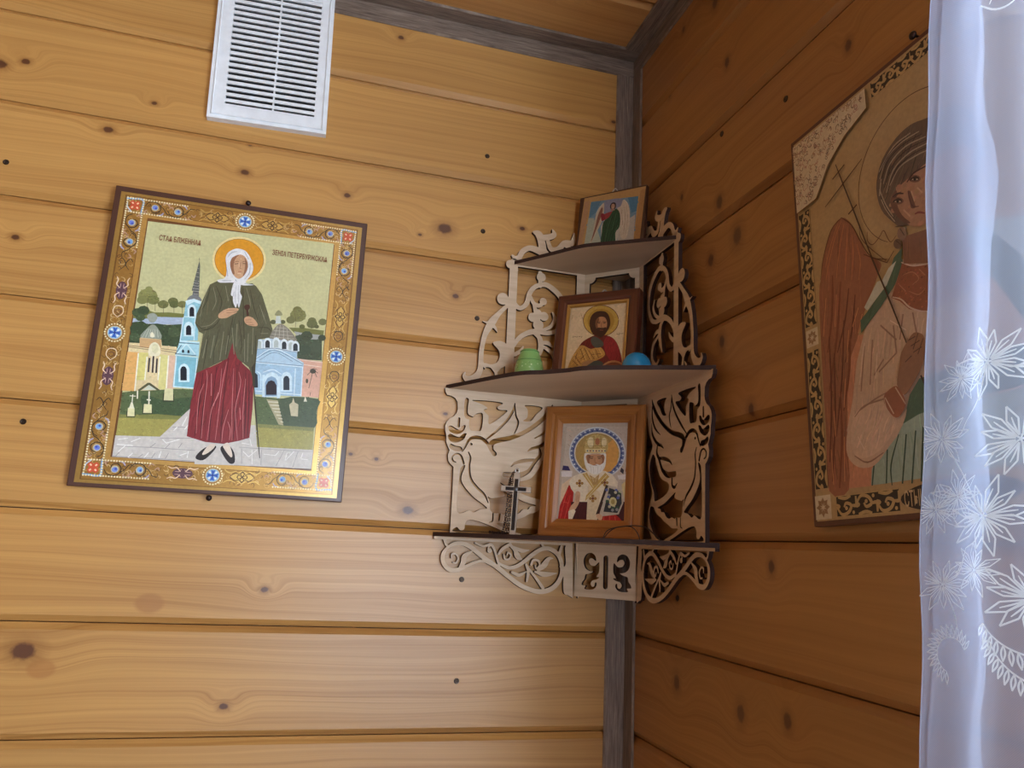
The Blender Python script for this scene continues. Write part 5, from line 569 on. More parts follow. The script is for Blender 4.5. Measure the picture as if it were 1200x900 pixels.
def print_mat(name, rough=.32, coat=.3, k=1.0, metal=1.0, grain=.10):
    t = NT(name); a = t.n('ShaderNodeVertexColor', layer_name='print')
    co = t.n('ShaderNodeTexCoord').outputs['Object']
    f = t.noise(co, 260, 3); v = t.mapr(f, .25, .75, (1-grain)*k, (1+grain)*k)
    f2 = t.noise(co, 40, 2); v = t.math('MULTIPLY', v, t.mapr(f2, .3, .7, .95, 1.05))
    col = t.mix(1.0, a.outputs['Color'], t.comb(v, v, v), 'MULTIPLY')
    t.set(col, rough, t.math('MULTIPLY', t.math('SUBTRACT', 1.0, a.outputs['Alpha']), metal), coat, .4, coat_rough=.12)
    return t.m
def in_poly(P, x, y):
    r = False; n = len(P)
    for i in range(n):
        ax, ay = P[i]; bx, by = P[(i+1) % n]
        if (ay > y) != (by > y) and x < (bx-ax)*(y-ay)/(by-ay)+ax: r = not r
    return r
def enrich(shapes, rules, seed=3):
    """brushwork: short strokes or dabs of nearby print colours laid over the flat areas"""
    rg = random.Random(seed); out = []
    for q in shapes:
        out.append(q); ru = rules.get(tuple(q[1][:3])) if q[0] in 'FP' else None
        if not ru: continue
        mode, dens, ln, w, ang, amp = ru
        P = [tuple(a) for a in (catmull(q[2], 3, True) if q[0] == 'F' and len(q[2]) > 3 else q[2])]
        xs = [p[0] for p in P]; ys = [p[1] for p in P]
        A = .5*abs(sum(P[i][0]*P[i-1][1]-P[i-1][0]*P[i][1] for i in range(len(P))))
        if A < 12: continue
        for _ in range(int(min(260, A*dens))):
            x, y = rg.uniform(min(xs), max(xs)), rg.uniform(min(ys), max(ys))
            if not in_poly(P, x, y): continue
            k = 1+rg.uniform(-amp, amp); c = tuple(max(0, min(255, v*k+rg.uniform(-5, 5))) for v in q[1][:3])
            if mode == 'dab':
                r = ln*rg.uniform(.5, 1.1); out.append(('p', c, disc((x, y), r, 6, r*w, rg.random())))
            else:
                a = math.radians(ang+rg.uniform(-9, 9)); L = ln*rg.uniform(.5, 1.2); b = rg.uniform(-.08, .08)*L
                pts = [(x-math.cos(a)*L/2, y-math.sin(a)*L/2), (x-math.sin(a)*b, y+math.cos(a)*b), (x+math.cos(a)*L/2, y+math.sin(a)*L/2)]
                if in_poly(P, *pts[0]) and in_poly(P, *pts[2]): out.append(('l', c, pts, w*rg.uniform(.6, 1.3)))
    return out
def filigree(x0, z0, x1, z1, n, cols, s, w, seed):
    rg = random.Random(seed); o = []
    for _ in range(n):
        x, z = rg.uniform(x0, x1), rg.uniform(z0, z1); a = rg.uniform(0, 6.28); m = rg.choice((-1, 1)); k = s*rg.uniform(.7, 1.2)
        o.append(('l', rg.choice(cols), rot_pts([(-k, 0), (-k*.3, m*k*.6), (k*.5, m*k*.5), (k*.7, -m*k*.1), (k*.2, -m*k*.35)], (x, z), a), w))
    return o
def disc(c, r, n=14, ry=None, a0=0): return [(c[0]+r*math.cos(a0+2*math.pi*i/n), c[1]+(ry or r)*math.sin(a0+2*math.pi*i/n)) for i in range(n)]
def rot_pts(pts, c, a):
    ca, sa = math.cos(a), math.sin(a)
    return [(c[0]+x*ca-y*sa, c[1]+x*sa+y*ca) for x, y in pts]
def text_mesh(body, w, h, mat, parent, x, y, off, name='lettering', rotz=0, skew=0):
    cu = bpy.data.curves.new('lettering', 'FONT'); cu.body = body; cu.size = 1; cu.offset = .012; cu.resolution_u = 3
    ob = bpy.data.objects.new('lettering', cu); C.objects.link(ob)
    dg = bpy.context.evaluated_depsgraph_get(); dg.update()
    me = bpy.data.meshes.new_from_object(ob.evaluated_get(dg)); bpy.data.objects.remove(ob); me.materials.clear()
    xs = [v.co.x for v in me.vertices]; ys = [v.co.y for v in me.vertices]
    kx = w/(max(xs)-min(xs)); ky = h/(max(ys)-min(ys)); x0, y0 = min(xs), min(ys)
    for v in me.vertices:
        a = (v.co.x-x0)*kx; b = (v.co.y-y0)*ky
        v.co = Vector(((x+a)/1000, -off, (y+b+a*rotz)/1000))
    return link(name, me, mat, parent)
def local_root(name, key, label, cat, group=None):
    o, yaw, tilt, roll = FRM[key]
    y, t, r = map(math.radians, (yaw, tilt, roll))
    ex = Vector((math.cos(y), math.sin(y), 0)); bk = Vector((-math.sin(y), math.cos(y), 0))
    up = Vector((0, 0, 1))*math.cos(t)+bk*math.sin(t)
    e2 = ex*math.cos(r)+up*math.sin(r); u2 = up*math.cos(r)-ex*math.sin(r); b2 = u2.cross(e2)
    m = Matrix((e2, b2, u2)).transposed()
    ob = empty(name, o, m.to_euler(), label, cat, group); return ob
FRM = {'left': ((-.617, -.002, 1.5905), 0, -.4, 0), 'right': ((-.003, -.646, 1.5802), -90, -.2, 2.2), 'nich': ((-.100, -.086, 1.5585), -37, 6, 0),
       'john': ((-.102, -.084, 1.7783), -43.7, 6.5, -.7), 'angel': ((-.0748, -.0686, 1.9908), -50, 2.5, -2)}
# pins that hold the two big icons against the wall
pin_m = plain('pin_head', (48, 36, 34), .35, .6)
def pin(x, y, z, axis, label):
    bm = bmesh.new(); lathe_bm(bm, [(0, .0155), (.0022, .015), (.0037, .0136), (.0040, .0125), (.0036, .0115), (.0012, .011), (.0012, -.006)], 16)
    o = link('nail', bm_mesh(bm, True), pin_m); o.location = (x, y, z)
    o.rotation_euler = (math.radians(90), 0, 0) if axis == 'y' else (0, math.radians(-90), 0)
    return tag(o, label, 'nail')
pin(-.6159, 0, 2.0145, 'y', 'dark round-headed nail above the top edge of the icon of a saint in a headscarf')
pin(-.6177, 0, 1.5855, 'y', 'dark round-headed nail under the bottom edge of the icon of a saint in a headscarf')
pin(0, -.632, 2.0085, 'x', 'dark nail over the top edge of the angel icon on the right wall')

gold = (168, 128, 66, .45); gold_d = (128, 92, 48, .3); gold_l = (206, 172, 98, .5); pearl = (238, 222, 172); tend = (58, 50, 38); 
def icon_board(root, w, h, th, name='board', col=(74, 42, 30)):
    link(name, box_me((-w/2/1000, -th, 0), (w/2/1000, -.0005, h/1000), .0012, 2), plain(name+'_brown', col, .45, 0, .2), root)

# ---- icon on the left wall
LI = local_root('wall_icon', 'left', 'gold-bordered printed icon of a standing saint in white headscarf and red skirt', 'icon')
icon_board(LI, 349, 419, .0115)
sh = []
X0, X1, Z0, Z1 = -166.5, 167, 5.2, 411; px0, px1, pz0, pz1 = -127, 128, 42, 376
def P4(c, a, b, c2, d): sh.append(('P', c, [(a, b), (c2, b), (c2, d), (a, d)]))
P4((176, 142, 76, .5), X0, Z0, X1, Z1); P4(gold_d, X0+6, Z0+4, X1-6, Z1-4); P4(gold, X0+8, Z0+5, X1-8, Z1-5)
P4((136, 98, 52, .3), px0-9, pz0-8, px1+9, pz1+8); P4((198, 158, 88, .5), px0-8, pz0-7, px1+8, pz1+7); P4((112, 72, 40), px0-1.2, pz0-1.2, px1+1.2, pz1+1.2)
cxm, czm = .5, 208
fc = [(214, 178, 108), (196, 158, 88), (98, 68, 42), (84, 62, 44), (222, 190, 130)]
for i, (a, b, c, d) in enumerate(((-156, 384, 157, 403), (-156, 15, 157, 35), (-156, 36, -137, 384), (138, 36, 157, 384))): sh += filigree(a, b, c, d, 150, fc, 3.6, .8, i+1)
bx, bzt, bzb = 147, 393, 25.5      # centre lines of the ornament band
def tendril(c, a, s=1, blue=(120, 140, 200), full=True):
    # S curl with a flower inside, along direction a
    pts = lambda L: rot_pts([(x, y*s) for x, y in L], c, a)
    sh.append(('L', tend, pts([(-13, 1), (-9, 7), (-1, 9), (6, 5), (7, -2), (2, -7), (-4, -5), (-5, 0)]), 1.3))
    sh.append(('L', tend, pts([(6, 5), (12, 0), (16, -6), (22, -7)]), 1.1))
    sh.append(('P', (196, 188, 160), pts(disc((0, .5), 5.0, 10)))); 
    sh.append(('P', blue, pts(disc((0, 1), 3.6, 8)))); sh.append(('P', (70, 90, 180), pts(disc((1, 0), 1.7, 6))))
    for q in ([(10, 6), (13, 10), (17, 8)], [(12, -5), (9, -9), (5, -10)], [(-10, -4), (-13, -8), (-9, -9)], [(18, 2), (22, 5), (24, 1)]):
        sh.append(('L', (190, 150, 120) if q[0][0] % 4 else (176, 168, 190), pts(q), 1.9))
def knot(c, a, col=(66, 40, 30), hi=None):
    pts = lambda L: rot_pts(L, c, a)
    sh.append(('P', gold_l, pts([(-16, 0), (-6, 6), (0, 9), (6, 6), (16, 0), (6, -6), (0, -9), (-6, -6)])))
    for sx in (-1, 1):
        for sy in (-1, 1): sh.append(('L', col, pts([(0, 8*sy), (4*sx, 4*sy), (10*sx, 5*sy), (16*sx, 0)]), 1.0))
    for k in range(4):
        b = k*math.pi/2; q = rot_pts([(0, 0), (4.5, 2.4), (6.5, 0), (4.5, -2.4), (0, 0)], (0, 0), b); sh.append(('L', col, pts(q), 1.2))
    for sx in (-1, 1):
        sh.append(('L', gold_l if not hi else hi, pts([(8*sx, 8), (17*sx, 5), (24*sx, 9)]), 1.6)); sh.append(('L', gold_l if not hi else hi, pts([(8*sx, -8), (17*sx, -5), (24*sx, -9)]), 1.6))
def knot2(c, a, col=(96, 66, 76), hi=(236, 206, 170)):
    pts = lambda L: rot_pts(L, c, a)
    sh.append(('P', col, pts(disc((0, 0), 13, 12, 7))))
    for sx in (-1, 1):
        for sy in (-1, 1):
            sh.append(('L', hi, pts([(3*sx, 2*sy), (8*sx, 7*sy), (14*sx, 6*sy), (19*sx, 8*sy)]), 1.5))
            sh.append(('L', (196, 160, 150), pts([(2*sx, 5*sy), (5*sx, 2*sy), (10*sx, 2*sy)]), .9))
def medal(c):
    for k in range(22): b = k*2*math.pi/22; sh.append(('P', pearl, disc((c[0]+12.2*math.cos(b), c[1]+12.2*math.sin(b)), 1.25, 7)))
    sh.append(('P', (150, 104, 56), disc(c, 10.6, 20))); sh.append(('P', (206, 186, 130), disc(c, 9.6, 18))); sh.append(('P', (150, 190, 216), disc(c, 8.6, 18)))
    for k in range(4):
        sh.append(('P', (52, 96, 184), rot_pts([(1.0, .8), (7.4, 2.9), (6.4, 0), (7.4, -2.9), (1.0, -.8)], c, k*math.pi/2)))
        sh.append(('P', (236, 240, 240), rot_pts([(4, .8), (7, 1.2), (7, -1.2), (4, -.8)], c, k*math.pi/2+math.pi/4)))
    sh.append(('P', (40, 70, 150), disc(c, 1.7, 8)))
def corner(c, sx, sz):
    pts = lambda L: [(c[0]+x*sx, c[1]+z*sz) for x, z in L]
    sh.append(('L', (116, 168, 210), pts([(12, -9), (5, -9.5), (-9.5, -9.5), (-9.5, 5), (-9, 12)]), 2.6))
    sh.append(('L', (196, 206, 216), pts([(8, 9), (3, 10), (9, 4), (10, -4)]), 1.5))
    for k in range(4): sh.append(('P', (206, 86, 56), rot_pts([(0, .8), (4, 3.6), (7.6, 2.6), (8, 0), (7.6, -2.6), (4, -3.6), (0, -.8)], c, k*math.pi/2+math.pi/4)))
    for k in range(4): sh.append(('P', (240, 200, 160), rot_pts([(3.2, 1.0), (6, 1.0), (6, -1.0), (3.2, -1.0)], c, k*math.pi/2+math.pi/4)))
for sx in (-1, 1):
    for (cz, sz) in ((bzt, -1), (bzb, 1)):
        corner((cxm+sx*bx, cz), sx, sz)
        a = 0 if sx < 0 else math.pi
        tendril((cxm+sx*(bx-26), cz), a, sz*sx); tendril((cxm+sx*(bx-56), cz), a, -sz*sx, (130, 170, 210))
        (knot if sx > 0 or sz < 0 else knot2)((cxm+sx*38, cz), 0)
        av = math.pi/2 if sz > 0 else -math.pi/2
        tendril((cxm+sx*bx, cz+sz*26), av, sx, (110, 130, 206)); tendril((cxm+sx*bx, cz+sz*54), av, -sx, (120, 170, 220))
        # pearls in an L round the corner
        for i in range(24):
            for off in (-10.5, 10.5):
                sh.append(('P', pearl, disc((cxm+sx*(bx+10.5-i*3.4), cz+off*.98), 1.25, 6)))
                if i < 22: sh.append(('P', pearl, disc((cxm+sx*(bx)+off, cz-sz*10.5+sz*i*3.4), 1.25, 6)))
        for d in (30, 62, 98):
            c = (cxm+sx*bx, czm-sz*(d if d != 62 else 60)*1.0)
            if d == 62: (knot if sx > 0 else knot2)(c, math.pi/2)
            elif d == 30:
                sh.append(('L', (236, 210, 170) if sx < 0 else tend, rot_pts([(-8, 0), (-2, 6), (6, 5), (8, 0), (6, -5), (-2, -6), (-8, 0)], c, math.pi/2), 1.3)); sh.append(('L', (120, 80, 60), rot_pts([(-4, 0), (0, 3), (4, 0), (0, -3), (-4, 0)], c, 0), 1.2))
            else:
                sh.append(('L', tend, rot_pts([(-8, 5), (0, 0), (8, 5), (4, 9)], c, math.pi/2), 1.1)); sh.append(('L', tend, rot_pts([(-8, -5), (0, 0), (8, -5), (4, -9)], c, math.pi/2), 1.1))
    medal((cxm+sx*bx, czm))
for cz in (bzt, bzb): medal((cxm, cz))
sh += enrich(parse(PAINT['left']), {
 (92, 92, 68): ('hatch', .05, 22, .8, 84, .22), (132, 44, 50): ('hatch', .06, 30, .8, 86, .25), (166, 158, 86): ('dab', .14, .9, .8, 0, .16), (132, 134, 74): ('dab', .12, .9, .8, 0, .18),
 (136, 138, 80): ('dab', .12, .9, .8, 0, .18), (92, 108, 70): ('dab', .12, 1.3, .7, 0, .22), (70, 92, 62): ('dab', .12, 1.2, .7, 0, .2), (76, 92, 66): ('dab', .12, 1.2, .7, 0, .2),
 (62, 80, 56): ('dab', .10, 1.8, .7, 0, .28), (74, 92, 64): ('dab', .10, 1.6, .7, 0, .28), (70, 84, 62): ('dab', .10, 1.8, .7, 0, .25), (66, 78, 56): ('dab', .1, 1.4, .7, 0, .25),
 (126, 126, 76): ('dab', .2, 1.7, .6, 0, .18), (138, 140, 84): ('dab', .2, 1.9, .6, 0, .16), (112, 116, 70): ('dab', .2, 1.5, .6, 0, .18), (108, 112, 68): ('dab', .2, 1.5, .6, 0, .18), (118, 122, 72): ('dab', .2, 1.5, .6, 0, .18),
 (176, 190, 208): ('hatch', .1, 5, .7, 4, .12), (206, 200, 190): ('dab', .03, 2.5, .4, 0, .05), (228, 228, 226): ('hatch', .12, 6, .5, 70, .07), (204, 160, 122): ('dab', .2, .7, .8, 0, .10),
 (228, 208, 158): ('dab', .06, 1.5, .7, 0, .07), (150, 202, 212): ('dab', .1, 1.1, .7, 0, .08), (168, 200, 218): ('dab', .07, 1.6, .5, 0, .07)})
pm = print_mat('print_foil', .30, .35)
print_mesh('painting', sh, LI, pm, -.0116)
ink = plain('ink_brown', (128, 62, 38), .4)
text_mesh('СТАѦ БЛЖЕННАѦ', 55, 8.2, ink, LI, -109, 346.5, .0136)
text_mesh('ЗЕНІА ПЕТЕРБУРЖСКАѦ', 78, 8.2, ink, LI, 43, 348, .0136)

# ---- angel icon on the right wall
RI = local_root('wall_icon', 'right', 'large icon of an angel with braided hair holding a long cross, right wall behind curtain', 'icon')
icon_board(RI, 349, 421, .0105, 'board', (84, 44, 30))
sh = []
P4((176, 148, 104, .12), -169, 5, 169, 416)
base = enrich(parse(PAINT['right'])[1:], {(152, 98, 72): ('hatch', .03, 34, 1.0, 87, .24), (196, 166, 140): ('hatch', .025, 24, 1.2, 78, .10), (206, 176, 150): ('hatch', .04, 18, 1.2, 60, .08),
 (78, 104, 84): ('hatch', .05, 16, 1.0, 62, .18), (150, 168, 150): ('hatch', .03, 26, 1.0, 84, .14), (104, 84, 66): ('hatch', .06, 20, .9, 55, .35), (172, 128, 98): ('dab', .03, 3.5, .8, 0, .07), (146, 86, 62): ('dab', .1, 1.2, .7, 0, .25), (196, 136, 104): ('hatch', .03, 30, 1.0, 88, .12), (196, 196, 178): ('hatch', .05, 12, .8, 60, .08), (134, 92, 70): ('hatch', .04, 14, 1.0, 85, .1)}, 5)
hc, hr, hp = HALO
sh.append(('L', (100, 70, 44), [(hc[0]+hr*math.cos(b), hc[1]+hr*math.sin(b)) for b in [math.radians(20+i*7.5) for i in range(30)]], 1.0))
sh += base
blk = (44, 30, 24); gl = (184, 154, 104, .1)
def fret_strip(a, b, c, d, vertical):
    P4(blk, a, b, c, d)
    L = (d-b) if vertical else (c-a); wd = (c-a) if vertical else (d-b); n = max(1, round(L/(wd*1.15))); s = L/n
    for i in range(n):
        o = (a, b+i*s) if vertical else (a+i*s, b)
        def T(u, v): return (o[0]+v, o[1]+u) if vertical else (o[0]+u, o[1]+v)
        h = wd/2; sg = 1 if i % 2 else -1
        sh.append(('L', gl, [T(0, h), T(s*.25, h+sg*h*.75), T(s*.6, h+sg*h*.6), T(s*.75, h), T(s*.5, h-sg*h*.25), T(s*.38, h+sg*h*.1)], wd*.17))
        sh.append(('L', gl, [T(s*.75, h), T(s, h), T(s*1.0, h-sg*h*.8)], wd*.17))
        sh.append(('L', gl, [T(s*.1, h-sg*h*.85), T(s*.45, h-sg*h*.7), T(s*.75, h-sg*h*.85)], wd*.16))
        sh.append(('L', gl, [T(0, h*.2+h), T(s*.15, h), T(0, h*.8)], wd*.14)); sh.append(('P', gl, disc(T(s*.85, h+sg*h*.65), wd*.09, 7)))
        sh.append(('P', gl, disc(T(s*.5, h+sg*h*.22), wd*.1, 7)))
    for e in (0, 1):
        if vertical: P4(gl, a if e == 0 else c-.9, b, a+.9 if e == 0 else c, d)
        else: P4(gl, a, b if e == 0 else d-.9, c, b+.9 if e == 0 else d)
wht = (206, 190, 160)
def square(cx, cz, r):
    P4(wht, cx-r, cz-r, cx+r, cz+r)
    for k in range(8):
        sh.append(('P', (150, 118, 84), rot_pts([(1.5, 0), (r*.5, r*.22), (r*.85, 0), (r*.5, -r*.22)], (cx, cz), k*math.pi/4)))
for s in (-1, 1):
    a, c = (-171+.8, -150) if s < 0 else (150, 170)
    a, c = (-168, -149) if s < 0 else (149, 168)
    fret_strip(a, 36, c, 176, True); square((a+c)/2, 190, 9.2); fret_strip(a, 203, c, 330, True); square((a+c)/2, 18, 11.5)
    if s < 0: fret_strip(-139, 7, -60, 27, False)
    else: fret_strip(60, 7, 139, 27, False)
    # corner ornament, white with rosettes
    q = [(s*168, 412), (s*56, 412), (s*56, 391), (s*88, 380), (s*115, 362), (s*136, 335), (s*168, 333)]
    sh.append(('P', (128, 92, 52), [(x+s*.9*(-1), y-1.2) for x, y in q])); sh.append(('P', wht, q))
    for (lx, lz) in [(R.uniform(56, 168), R.uniform(333, 412)) for _ in range(420)]:
        if in_poly(q, s*lx, lz) and in_poly(q, s*(lx-3), lz-4): sh += filigree(s*lx, lz, s*lx, lz, 1, [(150, 108, 92), (120, 104, 92), (164, 128, 96), (110, 88, 72), (176, 130, 116)], 3.0, .9, R.random())
    for i in range(0):
        t = i/29; ang = math.radians(5+80*t); rr = 70 + 26*((i*7) % 5)/4
        x = s*(60+108*t); y = 408-68*t**1.6-9*((i*3) % 4)/3*(1 if t < .7 else 2.2)
        x = s*min(abs(x), 163); sh.append(('L', [(150, 108, 92), (120, 104, 92), (164, 128, 96), (110, 88, 72)][i % 4], [(x-4, y-3), (x+1, y+3), (x+5, y-1), (x+2, y-5)], 1.3))
        if i % 3 == 0: sh.append(('P', (170, 124, 112), disc((x-s*5, y-5), 3.2, 7)))
    fret_strip(*( (-50, 397, 0, 416-2) if s < 0 else (0, 397, 50, 414) ), False)
sh.append(('P', blk, disc((0, 17), 58, 32, 12.8))); 
print_mesh('painting', sh, RI, print_mat('print_matt', .42, .12, 1.0), -.0106, 3.5e-5)
text_mesh('СТЫИ', 22, 14, plain('letter_gold', (196, 170, 126), .4), RI, -53.5, 10.2, .0116)
# ------------------------------------------------------------------ framed icons on the shelf
def rail(root, W, H, rw, prof, mat, name='frame_rail'):
    """four mitred mouldings; prof = (inset from the outer edge, depth behind the front) in mm"""
    def corner(i, d): return [(-W/2+i, 0+i), (W/2-i, 0+i), (W/2-i, H-i), (-W/2+i, H-i)][d]
    for k in range(4):
        bm = bmesh.new(); R0, R1 = [], []
        for i, y in prof:
            a = corner(i, k); b = corner(i, (k+1) % 4)
            R0.append(bm.verts.new((a[0]/1000, y/1000, a[1]/1000))); R1.append(bm.verts.new((b[0]/1000, y/1000, b[1]/1000)))
        n = len(prof)
        for j in range(n): bm.faces.new((R0[j], R0[(j+1) % n], R1[(j+1) % n], R1[j]))
        bm.faces.new(R0); bm.faces.new(R1[::-1])
        link(name, bm_mesh(bm), mat[k % 2] if isinstance(mat, list) else mat, root)
def lwood(name, light, dark, axis, rough=.35, s=1.0):
    t = NT(name); co = t.n('ShaderNodeTexCoord').outputs['Object']; q = t.sep(co)
    u, v = (q[0], q[2]) if axis == 0 else (q[2], q[0])
    g = t.noise(t.comb(t.math('MULTIPLY', u, 8), t.math('MULTIPLY', v, 160), s), 1.0, 3, .6)
    t.set(t.mix(t.mapr(g, .3, .7, 0, 1), lin(light), lin(dark)), rough, 0, .3, .4); return t.m
NI = local_root('framed_icon', 'nich', 'honey-brown wooden frame with icon of a white-bearded bishop in mitre, bottom shelf', 'icon')
prof = [(0, 16), (0, 3), (2, .6), (5, 0), (11, .3), (13, 1.6), (14.5, 3.2), (16, 2.4), (20, 2.8), (23, 4.5), (26.5, 6.5), (26.5, 16)]
rail(NI, 153, 197.5, 26, prof, [lwood('frame_honey_h', (178, 116, 56), (146, 88, 38), 0), lwood('frame_honey_v', (178, 116, 56), (146, 88, 38), 2)])
sh = [('P', (196, 178, 158), [(-51, 23), (51, 23), (51, 172), (-51, 172)])] + enrich(parse(PAINT['nich']), {(182, 36, 34): ('hatch', .15, 9, .6, 70, .3), (72, 22, 30): ('hatch', .1, 8, .6, 86, .3), (236, 222, 196): ('dab', .12, .9, .8, 0, .08), (186, 152, 88): ('dab', .05, 2, .8, 0, .08), (206, 190, 172): ('dab', .03, 1.2, .8, 0, .14), (206, 176, 110): ('dab', .3, .8, .8, 0, .25), (238, 232, 222): ('hatch', .2, 4, .4, 80, .1)}, 8)
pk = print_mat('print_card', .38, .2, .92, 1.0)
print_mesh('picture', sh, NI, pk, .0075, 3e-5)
link('backing_board', box_me((-.055, .010, .02), (.055, .0145, .174)), plain('card_back', (110, 84, 60), .7), NI)
JI = local_root('framed_icon', 'john', 'dark red-brown frame with icon of a bearded saint, middle shelf between two eggs', 'icon')
prof = [(0, 20), (0, 2.5), (2, .5), (5, 0), (12, 0), (14, 1), (17, 3.5), (17, 20)]
rail(JI, 134, 155.5, 17, prof, [lwood('frame_mahogany_h', (104, 56, 38), (74, 36, 26), 0, .3), lwood('frame_mahogany_v', (104, 56, 38), (74, 36, 26), 2, .3)])
bm = bmesh.new()
rail(JI, 134-31, 155.5-31, 4, [(0, 7), (0, 3.2), (1.5, 2.4), (3.5, 3.0), (5, 6), (5, 7)], plain('gold_lip', (190, 146, 76), .35, .5), 'gold_lip')
for o in [c for c in JI.children if c.name.startswith('gold_lip')]: o.location = (0, 0, .0155)
bm.free()
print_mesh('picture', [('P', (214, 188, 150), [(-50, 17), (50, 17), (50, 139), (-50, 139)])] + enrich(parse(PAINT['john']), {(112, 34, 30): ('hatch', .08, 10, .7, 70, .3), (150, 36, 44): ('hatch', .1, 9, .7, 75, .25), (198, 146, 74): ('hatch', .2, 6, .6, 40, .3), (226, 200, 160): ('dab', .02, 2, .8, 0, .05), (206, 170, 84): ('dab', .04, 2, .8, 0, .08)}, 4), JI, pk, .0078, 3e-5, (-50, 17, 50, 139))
link('backing_board', box_me((-.055, .011, .012), (.055, .016, .143)), bpy.data.materials['card_back'], JI)
AI = local_root('small_icon', 'angel', 'small icon of a winged angel in green robe on the top shelf', 'icon')
link('board', box_me((-.0565, 0, 0), (.0625, .009, .1145), .001, 2), plain('board_dark', (70, 42, 30), .45, 0, .2), AI)
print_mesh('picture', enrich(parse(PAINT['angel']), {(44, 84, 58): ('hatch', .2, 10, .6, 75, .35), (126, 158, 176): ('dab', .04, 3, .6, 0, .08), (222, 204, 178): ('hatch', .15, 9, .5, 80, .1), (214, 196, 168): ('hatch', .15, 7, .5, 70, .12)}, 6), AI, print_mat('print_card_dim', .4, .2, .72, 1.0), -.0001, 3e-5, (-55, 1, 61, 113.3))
wire_m = plain('hanger_metal', (196, 190, 182), .35, .5)
def hanger(root, x, z, y, s):
    bm = bmesh.new(); pts = [(-.0075*s, 0, -.002), (-.006*s, 0, .003*s), (-.002*s, 0, .0085*s), (0, 0, .0098*s), (.002*s, 0, .0085*s), (.006*s, 0, .003*s), (.0075*s, 0, -.002)]
    tube_bm(bm, [(x+p[0], y, z+p[2]) for p in catmull(pts, 3)], .0011*s, 6)
    link('hanger_ring', bm_mesh(bm, True), wire_m, root)
hanger(JI, .003, .1555, .019, 1.1); hanger(AI, .004, .1145, .006, .8)

# ------------------------------------------------------------------ eggs
def egg_prof(r, h, n=18, skew=.12):
    return [(r*math.sin(math.pi*i/n)*(1+skew*math.cos(math.pi*i/n)), h/2-h/2*math.cos(math.pi*i/n)) for i in range(n+1)]
t = NT('green_glitter'); co = t.n('ShaderNodeTexCoord').outputs['Object']
vo = t.n('ShaderNodeTexVoronoi'); t.put(vo.inputs['Vector'], co); vo.inputs['Scale'].default_value = 230
z_ = t.sep(co)[2]
spk = t.math('MULTIPLY', t.mapr(vo.outputs['Distance'], .12, .34, 1, 0), t.mapr(z_, .026, .03, 1, 0))
rnd = t.sep(vo.outputs['Color'])[0]
col = t.mix(t.math('MULTIPLY', spk, t.math('GREATER_THAN', rnd, .45)), lin((134, 180, 104)), lin((222, 240, 198)))
col = t.mix(t.math('MULTIPLY', spk, t.math('LESS_THAN', rnd, .2)), col, lin((62, 112, 56)))
t.set(col, .3, 0, .4, .5); eggm = t.m
E1 = empty('decorated_egg', (-.193, -.070, 1.776), (0, 0, .4), 'green glitter-speckled egg left of the dark framed icon, middle shelf', 'egg', 'eggs on the middle shelf')
bm = bmesh.new()
pr = [(0, 0), (.010, .0006), (.016, .004), (.0205, .010), (.0217, .017), (.0208, .025), (.0186, .034), (.0155, .0430), (.0138, .0475), (.0130, .0495), (.0116, .0511), (.006, .0520), (0, .0522)]
c = [(max(p[0], 0), p[1]) for p in catmull(pr, 3)]; c[0] = (0, 0); c[-1] = (0, .0522)
lathe_bm(bm, c, 36); link('shell', bm_mesh(bm, True), eggm, E1)
rim = plain('green_band', (98, 150, 80), .35)
for zz, rr, w in ((.0340, .0186, .0007), (.0480, .0137, .0008)):
    bm = bmesh.new(); tube_bm(bm, [(rr*math.cos(2*math.pi*i/36), rr*math.sin(2*math.pi*i/36), zz) for i in range(36)], w, 6, True)
    link('band', bm_mesh(bm, True), rim, E1)
bm = bmesh.new(); lathe_bm(bm, egg_prof(.0212, .0432, 24, .05), 40)
E2 = link('plain_egg', bm_mesh(bm, True), plain('blue_shell', (30, 146, 206), .22, 0, .5, .5, 30, .03)); E2.location = (-.060, -.156, 1.776)
tag(E2, 'shiny bright blue egg right of the dark framed icon, middle shelf', 'egg', 'eggs on the middle shelf')

# ------------------------------------------------------------------ standing cross with its chain
silver = plain('silver_metal', (214, 212, 206), .28, .75); enam = plain('black_enamel', (20, 26, 34), .25, 0, .5)
CR = empty('pendant_cross', (-.2045, -.062, 1.5568), (math.radians(-5), math.radians(1.5), math.radians(-20)), 'black and silver metal cross with a dark chain on bottom shelf beside framed icon', 'cross')
def cross_part(name, hw, d0, d1, top, bot, bar_z, bar_h, bar_w, mat, bev=.0006):
    bm = bmesh.new()
    box_bm(bm, (-hw, d0, bot), (hw, d1, top), bev, 1)
    box_bm(bm, (-bar_w, d0+.0001, bar_z-bar_h), (bar_w, d1-.0001, bar_z+bar_h), bev, 1)
    return link(name, bm_mesh(bm), mat, CR)
cross_part('frame', .0043, -.0025, .0025, .089, .0, .0655, .0042, .0218, silver)
cross_part('inlay', .0026, -.0032, .0, .0800, .0065, .0655, .0025, .0150, enam, .0003)
bm = bmesh.new(); lathe_bm(bm, [(0, -.0009), (.003, -.0007), (.0036, 0), (.003, .0007), (0, .0009)], 16)
o = link('center_boss', bm_mesh(bm, True), plain('boss_grey', (92, 94, 98), .35, .7), CR); o.location = (0, -.0034, .0655); o.rotation_euler = (math.radians(90), 0, 0)
bm = bmesh.new(); tube_bm(bm, [(.0028*math.cos(2*math.pi*i/14), 0, .0925+.0038*math.sin(2*math.pi*i/14)) for i in range(14)], .0008, 6, True)
link('bail_ring', bm_mesh(bm, True), silver, CR)
